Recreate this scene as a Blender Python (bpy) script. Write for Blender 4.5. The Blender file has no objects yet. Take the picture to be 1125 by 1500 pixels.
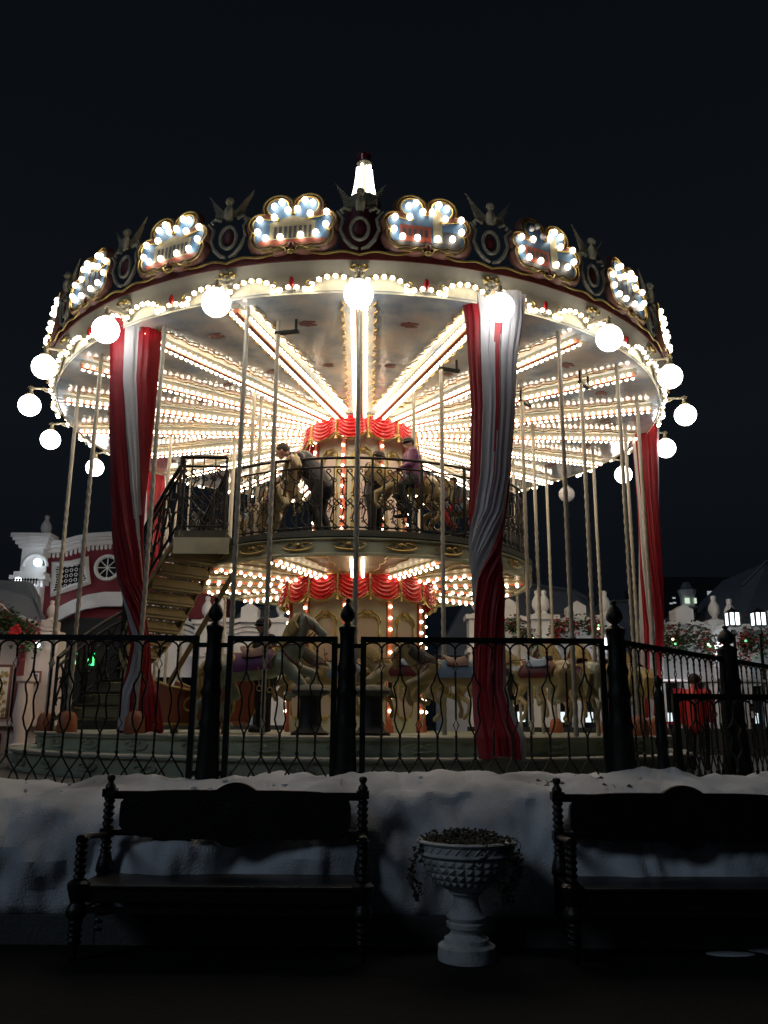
import bpy, bmesh, math, random
from math import sin, cos, pi, radians as R, tan, atan, atan2, hypot
from mathutils import Vector as V, Matrix, noise
random.seed(7)
sc = bpy.context.scene
col = sc.collection
EYE = 1.5; FPX = 1257.0; PITCH = R(13.93); ROLL = R(.42)
AX, AY = -.457, 15.5            # carousel axis
PH = 1.2                        # phase of the sectors in degrees
TZ = .85                        # terrace level
FZ, DZ, CZ = 1.37, 4.30, 6.92   # platform, upper deck, canopy ceiling

def at(px, py, Y):
    "photo pixel + distance -> a measured point of the place"
    a = px-562.5; b = 750-py
    x = a*cos(ROLL)-b*sin(ROLL); y = a*sin(ROLL)+b*cos(ROLL)
    d = V((x, FPX*cos(PITCH)-y*sin(PITCH), FPX*sin(PITCH)+y*cos(PITCH)))
    t = Y/d.y
    return V((d.x*t, Y, EYE+d.z*t))

# ------------------------------------------------------------ materials
def mat(name, c, rough=.6, metal=0, var=.12, scale=6, bump=0, bscale=30, spec=.5, trans=0, coat=0, dirt=None):
    m = bpy.data.materials.new(name); m.use_nodes = True
    n = m.node_tree.nodes; l = m.node_tree.links
    b = n['Principled BSDF']
    tc = n.new('ShaderNodeTexCoord'); nz = n.new('ShaderNodeTexNoise')
    nz.inputs['Scale'].default_value = scale; nz.inputs['Detail'].default_value = 6
    l.new(tc.outputs['Object'], nz.inputs['Vector'])
    mx = n.new('ShaderNodeMix'); mx.data_type = 'RGBA'
    mx.inputs[6].default_value = (*[max(0, v*(1-var)) for v in c], 1)
    mx.inputs[7].default_value = (*[min(1, v*(1+var)) for v in c], 1)
    l.new(nz.outputs['Fac'], mx.inputs[0])
    out = mx.outputs[2]
    if dirt:
        n2 = n.new('ShaderNodeTexNoise'); n2.inputs['Scale'].default_value = scale*.45; n2.inputs['Detail'].default_value = 9
        l.new(tc.outputs['Object'], n2.inputs['Vector'])
        cr = n.new('ShaderNodeValToRGB'); cr.color_ramp.elements[0].position = .52; cr.color_ramp.elements[1].position = .68
        l.new(n2.outputs['Fac'], cr.inputs[0])
        m2 = n.new('ShaderNodeMix'); m2.data_type = 'RGBA'
        l.new(cr.outputs[0], m2.inputs[0]); l.new(out, m2.inputs[6]); m2.inputs[7].default_value = (*dirt, 1)
        out = m2.outputs[2]
    l.new(out, b.inputs['Base Color'])
    b.inputs['Roughness'].default_value = rough; b.inputs['Metallic'].default_value = metal
    b.inputs['Specular IOR Level'].default_value = spec
    b.inputs['Coat Weight'].default_value = coat
    if bump:
        nb = n.new('ShaderNodeTexNoise'); nb.inputs['Scale'].default_value = bscale; nb.inputs['Detail'].default_value = 5
        l.new(tc.outputs['Object'], nb.inputs['Vector'])
        bp = n.new('ShaderNodeBump'); bp.inputs['Strength'].default_value = bump; bp.inputs['Distance'].default_value = .02
        l.new(nb.outputs['Fac'], bp.inputs['Height']); l.new(bp.outputs[0], b.inputs['Normal'])
    if trans:
        tr = n.new('ShaderNodeBsdfTranslucent'); ms = n.new('ShaderNodeMixShader')
        l.new(out, tr.inputs['Color']); ms.inputs[0].default_value = trans
        l.new(b.outputs[0], ms.inputs[1]); l.new(tr.outputs[0], ms.inputs[2])
        l.new(ms.outputs[0], n['Material Output'].inputs[0])
    return m

def glow(name, c, s):
    m = bpy.data.materials.new(name); m.use_nodes = True
    b = m.node_tree.nodes['Principled BSDF']
    b.inputs['Base Color'].default_value = (.8, .8, .8, 1)
    b.inputs['Emission Color'].default_value = (*c, 1); b.inputs['Emission Strength'].default_value = s
    return m

M = dict(
 gold=mat('gilded_plaster', (.55, .40, .14), .34, .75, .25, 20, .3, 60),
 brass=mat('worn_brass', (.50, .43, .30), .42, .55, .2, 25, .2, 80),
 brassdull=mat('dull_pole_metal', (.44, .41, .34), .5, .35, .2, 14, .3, 90),
 cream=mat('cream_paint', (.70, .66, .52), .42, 0, .14, 5, .12, 25, dirt=(.42, .38, .27)),
 creamgreen=mat('greenish_cream_paint', (.40, .43, .32), .5, 0, .2, 4, .2, 30, dirt=(.2, .22, .16)),
 darkdeck=mat('dark_green_deck_edge', (.075, .08, .06), .5, 0, .3, 9, .3, 40),
 rimcream=mat('dimmed_rim_cream', (.27, .25, .20), .5, 0, .2, 4, .2, 20, dirt=(.24, .22, .17)),  # cream darkened to offset overbright lamp light on rim and beams
 column=mat('column_ivory_paint', (.80, .80, .62), .4, 0, .1, 4, dirt=(.66, .64, .48)),
 orange=mat('coral_orange_enamel', (.62, .17, .09), .32, 0, .12, 7),
 red=mat('red_lacquer', (.55, .02, .025), .26, 0, .25, 9, coat=.5),
 darkred=mat('deep_red_paint', (.16, .025, .025), .5, 0, .3, 8),
 pink=mat('pink_painted_panel', (.74, .60, .54), .5, 0, .15, 3, dirt=(.74, .70, .56)),
 bronze=mat('unlit_bronze_ornament', (.42, .39, .29), .55, .1, .35, 20, .6, 50),
 maroonwood=mat('reddish_brown_frame', (.22, .085, .06), .5, 0, .3, 12),
 sky_paint=mat('painted_blue_sky', (.10, .21, .40), .5, 0, .35, 6),
 stone_paint=mat('painted_facade_beige', (.5, .44, .3), .5, 0, .3, 14),
 grey_paint=mat('painted_shadow_grey', (.09, .09, .11), .5, 0, .3, 14),
 redclay_paint=mat('painted_brick_red', (.42, .1, .07), .5, 0, .3, 12),
 iron=mat('black_wrought_iron', (.012, .014, .013), .38, .6, .4, 20, .35, 90),
 railiron=mat('dark_railing_iron', (.014, .014, .013), .45, .3, .4, 20, .35, 90),
 bench=mat('dark_lacquered_wood', (.012, .010, .009), .38, 0, .5, 8, .3, 40),
 urn=mat('white_cast_concrete', (.60, .62, .62), .7, 0, .18, 14, .35, 60, dirt=(.28, .29, .27)),
 soil=mat('dark_soil', (.02, .015, .01), .95, 0, .4, 30, .8, 40),
 ivy=mat('withered_ivy', (.022, .020, .013), .8, 0, .5, 9),
 white_cloth=mat('white_drape_satin', (.56, .57, .60), .55, 0, .10, 3, .5, 11, trans=.22),
 red_cloth=mat('red_drape_satin', (.30, .005, .014), .52, 0, .25, 3, .5, 11, trans=.2),
 concrete=mat('kerb_concrete', (.10, .105, .10), .85, 0, .25, 5, .5, 40),
 terrace=mat('wet_terrace_paving', (.05, .05, .048), .55, 0, .3, 3, .3, 20),
 whitewall=mat('white_stucco', (.72, .73, .76), .65, 0, .08, 2, .12, 30, dirt=(.55, .56, .58)),
 warmwall=mat('pinkish_white_stucco', (.68, .58, .54), .7, 0, .08, 2, .12, 30, dirt=(.52, .45, .42)),
 redwall=mat('crimson_stucco', (.15, .008, .02), .6, 0, .2, 1.5, .15, 25),
 roof=mat('grey_slate_roof', (.13, .15, .18), .6, 0, .2, 2, .5, 12),
 darkglass=mat('dark_window_glass', (.012, .014, .018), .08, 0, .2, 3),
 skyscraper=mat('unlit_tower_block', (.02, .022, .026), .7, 0, .2, .2),
 hair=mat('dark_brown_hair', (.03, .02, .014), .6, 0, .3, 30, .6, 60),
 skin=mat('fair_skin', (.58, .33, .24), .5, 0, .08, 20),
 navy=mat('navy_quilted_jacket', (.010, .012, .022), .42, 0, .3, 12, .6, 14),
 black=mat('black_cloth', (.012, .012, .014), .7, 0, .3, 12, .3, 40),
 purple=mat('plum_padded_jacket', (.19, .055, .15), .5, 0, .25, 12, .6, 14),
 grey=mat('grey_snowsuit', (.14, .14, .17), .6, 0, .25, 12, .5, 18),
 redcoat=mat('bright_red_jacket', (.62, .02, .02), .5, 0, .15, 8, .4, 16),
 ivory=mat('ivory_horse_enamel', (.50, .39, .20), .30, 0, .22, 7, .1, 20, coat=.3, dirt=(.36, .28, .15)),
 greyhorse=mat('grey_green_horse_enamel', (.34, .36, .27), .32, 0, .25, 7, coat=.3, dirt=(.2, .22, .15)),
 tanhorse=mat('tan_horse_enamel', (.42, .29, .12), .32, 0, .25, 7, coat=.3, dirt=(.25, .17, .07)),
 mane=mat('ochre_mane', (.50, .36, .13), .45, 0, .4, 16, .5, 40),
 darkmane=mat('brown_black_mane', (.06, .045, .03), .45, 0, .4, 16, .5, 40),
 plumcloth=mat('purple_saddle_cloth', (.15, .035, .13), .5, 0, .2, 12),
 bluecloth=mat('pale_blue_saddle', (.24, .32, .42), .5, 0, .2, 12),
 saddle=mat('dark_saddle_leather', (.10, .03, .014), .4, 0, .3, 9),
 fasciagreen=mat('sage_cream_fascia', (.55, .56, .40), .45, 0, .15, 4, .15, 25, dirt=(.36, .36, .25)),
 darkening_board=mat('facade_darkening', (.03, .032, .035), .8, 0, .3, 3),  # for the added boards that darken the pale pavilion walls low down
 brown=mat('orange_brown_wood', (.34, .11, .045), .45, 0, .25, 6, .2, 30),
 leafgreen=mat('garland_fir_green', (.03, .07, .025), .7, 0, .5, 8),
 leafred=mat('garland_red_leaves', (.22, .02, .02), .7, 0, .5, 8),
 underdeck=mat('pale_underdeck_paint', (.5, .43, .33), .4, 0, .2, 4, dirt=(.36, .26, .2)),
 treadunder=mat('ochre_tread_metal', (.30, .25, .13), .42, .3, .3, 6, .3, 30),
 banner=mat('red_stall_cloth', (.6, .01, .05), .6, 0, .1, 4),
)
M['bulb'] = glow('warm_bulb_glass', (1, .85, .61), 14)
M['bulbbig'] = glow('warm_cartouche_bulb', (1, .88, .66), 9)
M['bulbdeck'] = glow('warm_deck_bulb', (1, .84, .56), 10)
M['neon'] = glow('white_spire_tube', (1, .93, .78), 6)
M['globe'] = glow('milk_globe_glass', (1, .96, .92), 11)
M['globe_off'] = mat('unlit_milk_globe', (.72, .68, .70), .25)
M['ledgreen'] = glow('green_digit', (.02, 1, .25), 1.6)
M['lantern'] = glow('cold_lantern_glass', (.85, .97, 1), 3.0)
M['warmwin'] = glow('amber_shop_window', (.5, .3, .08), .10)
M['coolwin'] = glow('lit_cupola_window', (.75, .95, .72), .8)
M['farwin'] = glow('distant_lit_window', (.8, .85, .9), .35)
M['shoplight'] = glow('cold_shop_light', (.8, .95, 1), 1.0)
M['fairygreen'] = glow('green_fairy_light', (.08, .9, .25), .8)
M['fairywarm'] = glow('warm_fairy_light', (1, .8, .45), 2.5)

def cloud_ceiling():
    m = mat('painted_cloud_ceiling', (.50, .50, .44), .30, 0, .1, 3)
    n = m.node_tree.nodes; l = m.node_tree.links; b = n['Principled BSDF']
    tc = n.new('ShaderNodeTexCoord'); nz = n.new('ShaderNodeTexNoise'); nz.inputs['Scale'].default_value = 1.3
    nz.inputs['Detail'].default_value = 8; nz.inputs['Roughness'].default_value = .6
    l.new(tc.outputs['Object'], nz.inputs['Vector'])
    cr = n.new('ShaderNodeValToRGB'); e = cr.color_ramp.elements
    e[0].position = .36; e[0].color = (.30, .36, .44, 1); e[1].position = .64; e[1].color = (.74, .64, .54, 1)
    k = e.new(.5); k.color = (.52, .54, .54, 1)
    l.new(nz.outputs['Fac'], cr.inputs[0]); l.new(cr.outputs[0], b.inputs['Base Color'])
    b.inputs['Roughness'].default_value = .16; b.inputs['Specular IOR Level'].default_value = .5
    b.inputs['Coat Weight'].default_value = .5; b.inputs['Coat Roughness'].default_value = .12
    bp = n.new('ShaderNodeBump'); bp.inputs['Strength'].default_value = .25; bp.inputs['Distance'].default_value = .03
    nb = n.new('ShaderNodeTexNoise'); nb.inputs['Scale'].default_value = 7
    l.new(tc.outputs['Object'], nb.inputs['Vector']); l.new(nb.outputs['Fac'], bp.inputs['Height'])
    l.new(bp.outputs[0], b.inputs['Normal']); l.new(bp.outputs[0], b.inputs['Coat Normal'])
    return m
M['ceiling'] = cloud_ceiling()

# ------------------------------------------------------------ mesh builder
def ico(sub):
    bm = bmesh.new(); bmesh.ops.create_icosphere(bm, subdivisions=sub, radius=1)
    v = [tuple(x.co) for x in bm.verts]; f = [[q.index for q in p.verts] for p in bm.faces]; bm.free(); return v, f
ICO = {1: ico(1), 2: ico(2), 3: ico(3)}

class MB:
    def __init__(s): s.v = []; s.f = []; s.mi = []; s.cur = 0
    def add(s, vs, fs, T=None):
        o = len(s.v)
        s.v += [tuple(T @ V(p)) for p in vs] if T is not None else [tuple(p) for p in vs]
        s.f += [[i+o for i in q] for q in fs]; s.mi += [s.cur]*len(fs)
        return s
    def box(s, x0, x1, y0, y1, z0, z1, T=None):
        return s.add([(x0,y0,z0),(x1,y0,z0),(x1,y1,z0),(x0,y1,z0),(x0,y0,z1),(x1,y0,z1),(x1,y1,z1),(x0,y1,z1)],
              [(0,3,2,1),(4,5,6,7),(0,1,5,4),(1,2,6,5),(2,3,7,6),(3,0,4,7)], T)
    def ball(s, c, r, sub=2, sc_=(1,1,1), rot=None):
        v, f = ICO[sub]; c = V(c)
        vs = [V((p[0]*r*sc_[0], p[1]*r*sc_[1], p[2]*r*sc_[2])) for p in v]
        if rot is not None: vs = [rot @ p for p in vs]
        return s.add([p+c for p in vs], f)
    def lathe(s, prof, n=32, c=(0,0,0), a0=0, a1=2*pi, T=None, ph=0):
        full = abs(a1-a0-2*pi) < 1e-6; m = n if full else n+1
        vs = []
        for i in range(m):
            a = a0+(a1-a0)*i/n+ph
            for r, z in prof: vs.append((c[0]+r*sin(a), c[1]-r*cos(a), c[2]+z))
        k = len(prof); fs = []
        for i in range(n):
            j = (i+1) % m
            for q in range(k-1): fs.append((i*k+q, j*k+q, j*k+q+1, i*k+q+1))
        return s.add(vs, fs, T)
    def tube(s, pts, r, n=6, caps=True, closed=False, flat=1):
        pts = [V(p) for p in pts]; N = len(pts)
        rs = r if isinstance(r, (list, tuple)) else [r]*N
        vs = []; up = None
        for i, p in enumerate(pts):
            if closed: d = pts[(i+1) % N]-pts[i-1]
            else: d = pts[min(i+1, N-1)]-pts[max(i-1, 0)]
            if d.length < 1e-9: d = V((0,0,1))
            d.normalize()
            if up is None:
                up = V((0,0,1)) if abs(d.z) < .9 else V((1,0,0))
            a = d.cross(up)
            if a.length < 1e-4: a = d.orthogonal()
            a.normalize(); b = a.cross(d).normalized(); up = b
            for k in range(n):
                t = 2*pi*k/n; vs.append(p+a*(cos(t)*rs[i])+b*(sin(t)*rs[i]*flat))
        fs = []
        for i in range(N if closed else N-1):
            j = (i+1) % N
            for k in range(n): fs.append((i*n+k, i*n+(k+1) % n, j*n+(k+1) % n, j*n+k))
        if caps and not closed:
            fs.append(tuple(range(n-1, -1, -1))); fs.append(tuple((N-1)*n+k for k in range(n)))
        return s.add(vs, fs)
    def limb(s, pts, rs, n=10, sq=1):
        "closed capsule chain for remeshing"
        P = [V(p) for p in pts]; out = []; rr = []
        d0 = (P[0]-P[1]).normalized(); d1 = (P[-1]-P[-2]).normalized()
        for a in (.98, .7, .35): out.append(P[0]+d0*rs[0]*a); rr.append(rs[0]*math.sqrt(1-a*a))
        for p, r in zip(P, rs): out.append(p); rr.append(r)
        for a in (.35, .7, .98): out.append(P[-1]+d1*rs[-1]*a); rr.append(rs[-1]*math.sqrt(1-a*a))
        return s.tube(out, rr, n, flat=sq)
    def prism(s, out, y0, y1, T=None):
        "outline of (x,z) extruded along y (outline star-shaped about its mean)"
        n = len(out); cx = sum(p[0] for p in out)/n; cz = sum(p[1] for p in out)/n
        vs = [(p[0], y0, p[1]) for p in out]+[(p[0], y1, p[1]) for p in out]+[(cx, y0, cz), (cx, y1, cz)]
        fs = []
        for i in range(n):
            j = (i+1) % n
            fs += [(i, j, j+n, i+n), (j, i, 2*n), (i+n, j+n, 2*n+1)]
        return s.add(vs, fs, T)
    def build(s, name, m, parent=None, smooth=True, loc=None):
        me = bpy.data.meshes.new(name); me.from_pydata(s.v, [], s.f)
        for q in (m if isinstance(m, (list, tuple)) else [m]): me.materials.append(q)
        me.polygons.foreach_set('material_index', s.mi)
        if smooth: me.polygons.foreach_set('use_smooth', [True]*len(s.f))
        me.update()
        if smooth:
            try: me.set_sharp_from_angle(angle=R(42))
            except Exception: pass
        o = bpy.data.objects.new(name, me); col.objects.link(o)
        if parent is not None: o.parent = parent
        if loc is not None: o.location = loc
        return o

def fixnormals(o):
    bm = bmesh.new(); bm.from_mesh(o.data); bmesh.ops.recalc_face_normals(bm, faces=bm.faces); bm.to_mesh(o.data); bm.free(); return o
def tag(o, label=None, cat=None, group=None, kind=None):
    if label: o['label'] = label
    if cat: o['category'] = cat
    if group: o['group'] = group
    if kind: o['kind'] = kind
    return o
def thing(name, label, cat, loc=(0,0,0), rz=0, group=None):
    o = bpy.data.objects.new(name, None); o.empty_display_size = .1; col.objects.link(o)
    o.location = loc; o.rotation_euler.z = rz
    return tag(o, label, cat, group)
KIDS = {}
def copy_tree(o, parent=None):
    c = o.copy(); col.objects.link(c); c.parent = parent
    for ch in list(o.children): copy_tree(ch, c)
    return c
def remesh(mb, name, m, vox, parent=None, smooth_it=4):
    o = mb.build(name, m, parent)
    r = o.modifiers.new('r', 'REMESH'); r.mode = 'VOXEL'; r.voxel_size = vox
    if smooth_it:
        s = o.modifiers.new('s', 'SMOOTH'); s.factor = .5; s.iterations = smooth_it
    dg = bpy.context.evaluated_depsgraph_get(); dg.update()
    me = bpy.data.meshes.new_from_object(o.evaluated_get(dg))
    o.modifiers.clear(); old = o.data; o.data = me; me.name = name
    me.polygons.foreach_set('use_smooth', [True]*len(me.polygons))
    bpy.data.meshes.remove(old)
    return o
def rotz(a): return Matrix.Rotation(a, 4, 'Z')
def bez(a, b, c, d, n=10):
    a, b, c, d = V(a), V(b), V(c), V(d); o = []
    for i in range(n+1):
        t = i/n; u = 1-t; o.append(a*u**3+b*3*u*u*t+c*3*u*t*t+d*t**3)
    return o
def spiral(cx, cz, r0, r1, a0, a1, n=12):
    return [(cx+(r0+(r1-r0)*i/n)*cos(a0+(a1-a0)*i/n), 0, cz+(r0+(r1-r0)*i/n)*sin(a0+(a1-a0)*i/n)) for i in range(n+1)]

# ------------------------------------------------------------ camera, world, sun
cd = bpy.data.cameras.new('camera'); cam = bpy.data.objects.new('camera', cd); col.objects.link(cam)
cd.sensor_fit = 'HORIZONTAL'; cd.sensor_width = 36; cd.lens = 36*FPX/1125; cd.clip_end = 3000; cd.clip_start = .05
cam.location = (0, 0, EYE)
cam.rotation_euler = (Matrix.Rotation(R(90)+PITCH, 4, 'X') @ Matrix.Rotation(ROLL, 4, 'Z')).to_euler()
sc.camera = cam
w = bpy.data.worlds.new('World'); sc.world = w; w.use_nodes = True
wn = w.node_tree.nodes; wl = w.node_tree.links; bg = wn['Background']
tc = wn.new('ShaderNodeTexCoord'); sp = wn.new('ShaderNodeSeparateXYZ'); cr = wn.new('ShaderNodeValToRGB')
wl.new(tc.outputs['Generated'], sp.inputs[0]); wl.new(sp.outputs['Z'], cr.inputs[0])
e = cr.color_ramp.elements
e[0].position = 0; e[0].color = (.0014, .0020, .0030, 1); e[1].position = .85; e[1].color = (.0020, .0028, .0038, 1)
k = e.new(.32); k.color = (.0046, .0064, .0090, 1)
wl.new(cr.outputs[0], bg.inputs['Color']); bg.inputs['Strength'].default_value = 1
sd = bpy.data.lights.new('night_sky_glow', 'SUN'); sd.energy = .20; sd.color = (.66, .82, 1); sd.angle = R(16)
so = bpy.data.objects.new('night_sky_glow', sd); col.objects.link(so)
so.rotation_euler = (R(58), 0, R(-48))
sc.view_settings.view_transform = 'Standard'; sc.view_settings.look = 'None'
sc.view_settings.exposure = 0; sc.view_settings.gamma = 1
sc.cycles.use_light_tree = True; sc.cycles.max_bounces = 6; sc.cycles.diffuse_bounces = 3; sc.cycles.glossy_bounces = 3
sc.cycles.sample_clamp_indirect = 4; sc.cycles.caustics_reflective = False; sc.cycles.caustics_refractive = False
sc.cycles.use_denoising = True
def plight(name, p, e, c, r=.12):
    d = bpy.data.lights.new(name, 'POINT'); d.energy = e; d.color = c; d.shadow_soft_size = r
    o = bpy.data.objects.new(name, d); col.objects.link(o); o.location = p; return o
# ------------------------------------------------------------ ground, terrace, kerb, snow
def sheet(name, x0, x1, y0, y1, z, m):
    b = MB(); b.add([(x0,y0,z),(x1,y0,z),(x1,y1,z),(x0,y1,z)], [(0,1,2,3)]); return tag(b.build(name, m, smooth=False), kind='structure')
asph = mat('damp_plaza_paving', (.011, .011, .0115), .85, 0, .3, 1.2, .4, 35, spec=.15)
sheet('ground', -900, 900, -60, 1500, 0, asph)
b = MB(); b.box(-400, 400, 7.35, 900, .05, TZ); tag(b.build('terrace', M['terrace'], smooth=False), kind='structure')
b = MB()
for i in range(-14, 15): b.box(i*1.0+.004, i*1.0+.996, 6.52, 6.86, -.05, .185+.004*(i % 3))
tag(b.build('kerb', M['concrete'], smooth=False), kind='structure')
snow_m = mat('old_granular_snow', (.74, .76, .80), .8, 0, .16, 1.6, .5, 70, dirt=(.30, .32, .36))
prof = [(6.70,.15),(6.60,.17),(6.585,.24),(6.60,.34),(6.62,.44),(6.65,.54),(6.68,.63),(6.72,.71),(6.77,.78),(6.83,.84),(6.90,.885),(6.98,.92),(7.08,.94),(7.2,.955),(7.35,.965),(7.5,.975),(7.65,.98),(7.8,.985),(7.95,.985),(8.1,.975),(8.25,.95),(8.4,.92),(8.55,.88),(8.7,.845),(8.8,.80)]
nx = 420; vs = []; fs = []
for i in range(nx+1):
    x = -9+18*i/nx
    lift = .085/(1+math.exp(-(x+1.2)*2.2))
    for j, (y, z) in enumerate(prof):
        t = min(1, max(0, (z-.2)/.75)); 
        p = V((x*1.3, y*1.3, z*1.6))
        n1 = noise.noise(p*1.0)*.15+noise.noise(p*2.6+V((5,1,2)))*.13+abs(noise.noise(p*4.4+V((1,8,2))))*.12+noise.noise(p*9+V((2,7,2)))*.035+noise.noise(p*19)*.010
        n2 = noise.fractal(V((x*2.4, y*3.2, 3)), 1, 2, 5)*.045+abs(noise.noise(V((x*7, y*9, 1))))*.035
        k = j/(len(prof)-1)
        front = max(0, 1-max(0, y-6.9)/.35); edge = min(1, j/3)*(1 if j < len(prof)-2 else .3)
        vs.append((x+n1*.25, y-n1*1.0*front*edge, z+(lift*min(1, t*1.2)+(n2*(1-front*.7)+n1*.42*(1-front)))*edge*t))
K = len(prof)
for i in range(nx):
    for j in range(K-1): fs.append((i*K+j, (i+1)*K+j, (i+1)*K+j+1, i*K+j+1))
b = MB(); b.add(vs, fs); so_ = b.build('snow_bank', snow_m); tag(so_, kind='stuff')
so_.modifiers.new('s', 'SUBSURF').render_levels = 1; so_.modifiers['s'].levels = 1
b = MB()
for k in range(24):                                  # loose clods and icy crumbs
    x = random.uniform(-4.5, 4.8); y = random.choice((random.uniform(6.95, 8.0), random.uniform(7.0, 7.6))); r_ = random.uniform(.008, .026)*(1.6 if random.random() < .08 else 1)
    zz = .955+(.03 if y > 7.3 else 0)+.085/(1+math.exp(-(x+1.2)*2.2)); b.ball((x, y, zz+.02), r_, 1, (random.uniform(.8,1.6), 1, random.uniform(.5,1)))
tag(b.build('snow_clods', snow_m), kind='stuff')
# patches of old snow in front of the kerb
b = MB()
for (x, y, s) in ((2.6, 6.44, .3),):
    for k in range(9):
        b.ball((x+random.uniform(-s, s), y+random.uniform(-.06, .07), 0), random.uniform(.05, .11), 2, (1.6, .7, .10))
tag(b.build('snow_crust', snow_m), kind='stuff')
# twigs lying on the snow
def twig(p, a, L, lab):
    b = MB(); d = V((cos(a), sin(a)*.5, 0)); p = V(p)
    pts = [p+d*L*t+V((0, 0, .02*sin(t*5)+.012)) for t in (0, .25, .5, .75, 1)]
    b.tube(pts, [.006, .005, .004, .003, .002], 5)
    for k in range(4):
        q = pts[k]; s = (-1)**k
        b.tube([q, q+V((.03*s+.02, .03*s, .03)), q+V((.06*s+.03, .05*s, .045))], [.004, .003, .002], 4)
        b.add([q+V((.05*s, 0, .03)), q+V((.08*s, .03, .05)), q+V((.10*s, 0, .035)), q+V((.08*s, -.03, .03))], [(0,1,2,3)])
    tag(b.build('twig', M['ivy'], smooth=False), lab, 'twig', 'dead twigs on the snow')
twig((1.62, 7.35, 1.03), .3, .22, 'dead leafy twig standing highest on the snow behind the right bench')
twig((1.36, 7.15, 1.01), 2.6, .16, 'dead twig on snow nearest the left post of the right bench')
twig((1.78, 7.02, .99), .1, .16, 'dead twig on the snow just above the back rail of the right bench')

# ------------------------------------------------------------ benches
def turned(z0, z1, r, turns, x, y, b, n=14):
    "spiral-turned section"
    m = int((z1-z0)*220); vs = []; fs = []
    for i in range(m+1):
        z = z0+(z1-z0)*i/m
        for k in range(n):
            a = 2*pi*k/n; rr = r*(1+.16*sin(2*pi*turns*(i/m)+a))
            vs.append((x+rr*cos(a), y+rr*sin(a), z))
    for i in range(m):
        for k in range(n): fs.append((i*n+k, i*n+(k+1) % n, (i+1)*n+(k+1) % n, (i+1)*n+k))
    b.add(vs, fs)
def bench():
    t = thing('park_bench', 'dark wooden bench with turned posts left of the white urn', 'bench', (-1.06, 6.33, 0), R(-.6), 'turned wooden benches on the plaza')
    W = .92
    for s in (-1, 1):                                   # front legs with arm posts
        b = MB(); x = s*(W+.02); y = -.23
        b.lathe([(0,0),(.022,0),(.030,.06),(.036,.14),(.040,.2),(.046,.24),(.036,.26)], 14, (x, y, 0))
        turned(.10, .25, .042, 4, x, y, b)
        b.lathe([(.036,.24),(.066,.27),(.070,.30),(.058,.33),(.045,.35),(.06,.40),(.072,.44),(.074,.47),(.05,.49)], 16, (x, y, 0))
        turned(.48, .735, .036, 6, x, y, b)
        b.lathe([(.03,.72),(.045,.735),(.045,.75),(0,.75)], 12, (x, y, 0))
        b.build('front_leg', M['bench'], t)
        b = MB(); x = s*W; y = .22
        b.lathe([(0,0),(.026,0),(.034,.1),(.04,.2),(.05,.30),(.05,.46),(.062,.48),(.058,.52),(.045,.57),(.036,.60)], 14, (x, y, 0))
        turned(.08, .28, .044, 4, x, y, b)
        turned(.585, .70, .036, 3, x, y, b)
        b.box(x-.042, x+.042, y-.042, y+.042, .70, .765)
        turned(.765, .985, .036, 5, x, y, b)
        b.box(x-.045, x+.045, y-.045, y+.045, .98, 1.035)
        b.lathe([(.03,1.03),(.038,1.045),(.034,1.06),(.022,1.075),(.018,1.085),(.028,1.10),(.031,1.115),(.024,1.13),(0,1.136)], 14, (x, y, 0))
        b.build('rear_post', M['bench'], t)
        b = MB(); b.tube([(s*(W+.02), -.27, .757), (s*(W+.02), -.16, .752), (s*(W+.01), .02, .735), (s*W, .2, .73)], .030, 8, flat=.6)
        b.build('armrest', M['bench'], t)
    b = MB(); b.box(-W-.03, W+.03, -.25, .24, .435, .46); b.box(-W+.02, W-.02, -.235, -.205, .35, .434); b.box(-W+.02, W-.02, .20, .23, .35, .434)
    for s in (-1, 1): b.box(s*W-.015, s*W+.015, -.22, .20, .35, .434)
    o = b.build('seat', M['bench'], t, smooth=False); bv = o.modifiers.new('b', 'BEVEL'); bv.width = .006; bv.segments = 2
    b = MB(); b.box(-W, W, -.245, -.215, .285, .322); b.box(-W, W, .205, .23, .285, .318)
    for s in (-1, 1): b.box(s*W-.015, s*W+.015, -.21, .2, .29, .315)
    b.build('stretcher', M['bench'], t, smooth=False)
    for z0, z1 in ((.965, 1.02), (.715, .757)):
        b = MB(); b.box(-W, W, .205, .235, z0, z1); b.build('back_rail', M['bench'], t, smooth=False)
    out = []
    for i in range(97):                                  # panel with rounded ends and a centre disc
        a = 2*pi*i/97; best = 0
        ca, sa = cos(a), sin(a)
        # superellipse ends
        k = (abs(ca)/.835)**5+(abs(sa)/.168)**5
        best = k**(-1/5)
        if abs(sa) > .2: best = max(best, .222)
        out.append((ca*best, .863+sa*best))
    b = MB(); b.prism(out, .195, .245)
    b.ball((0, .222, .863), .2, 3, (.95, .16, .95))
    b.build('backrest', M['bench'], t, smooth=False)
    return t
b1 = bench()
b2 = copy_tree(b1); b2.location = (2.20, 6.36, 0); b2.rotation_euler.z = R(1.2)
b2['label'] = 'dark wooden bench with turned posts right of the white urn'

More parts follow.
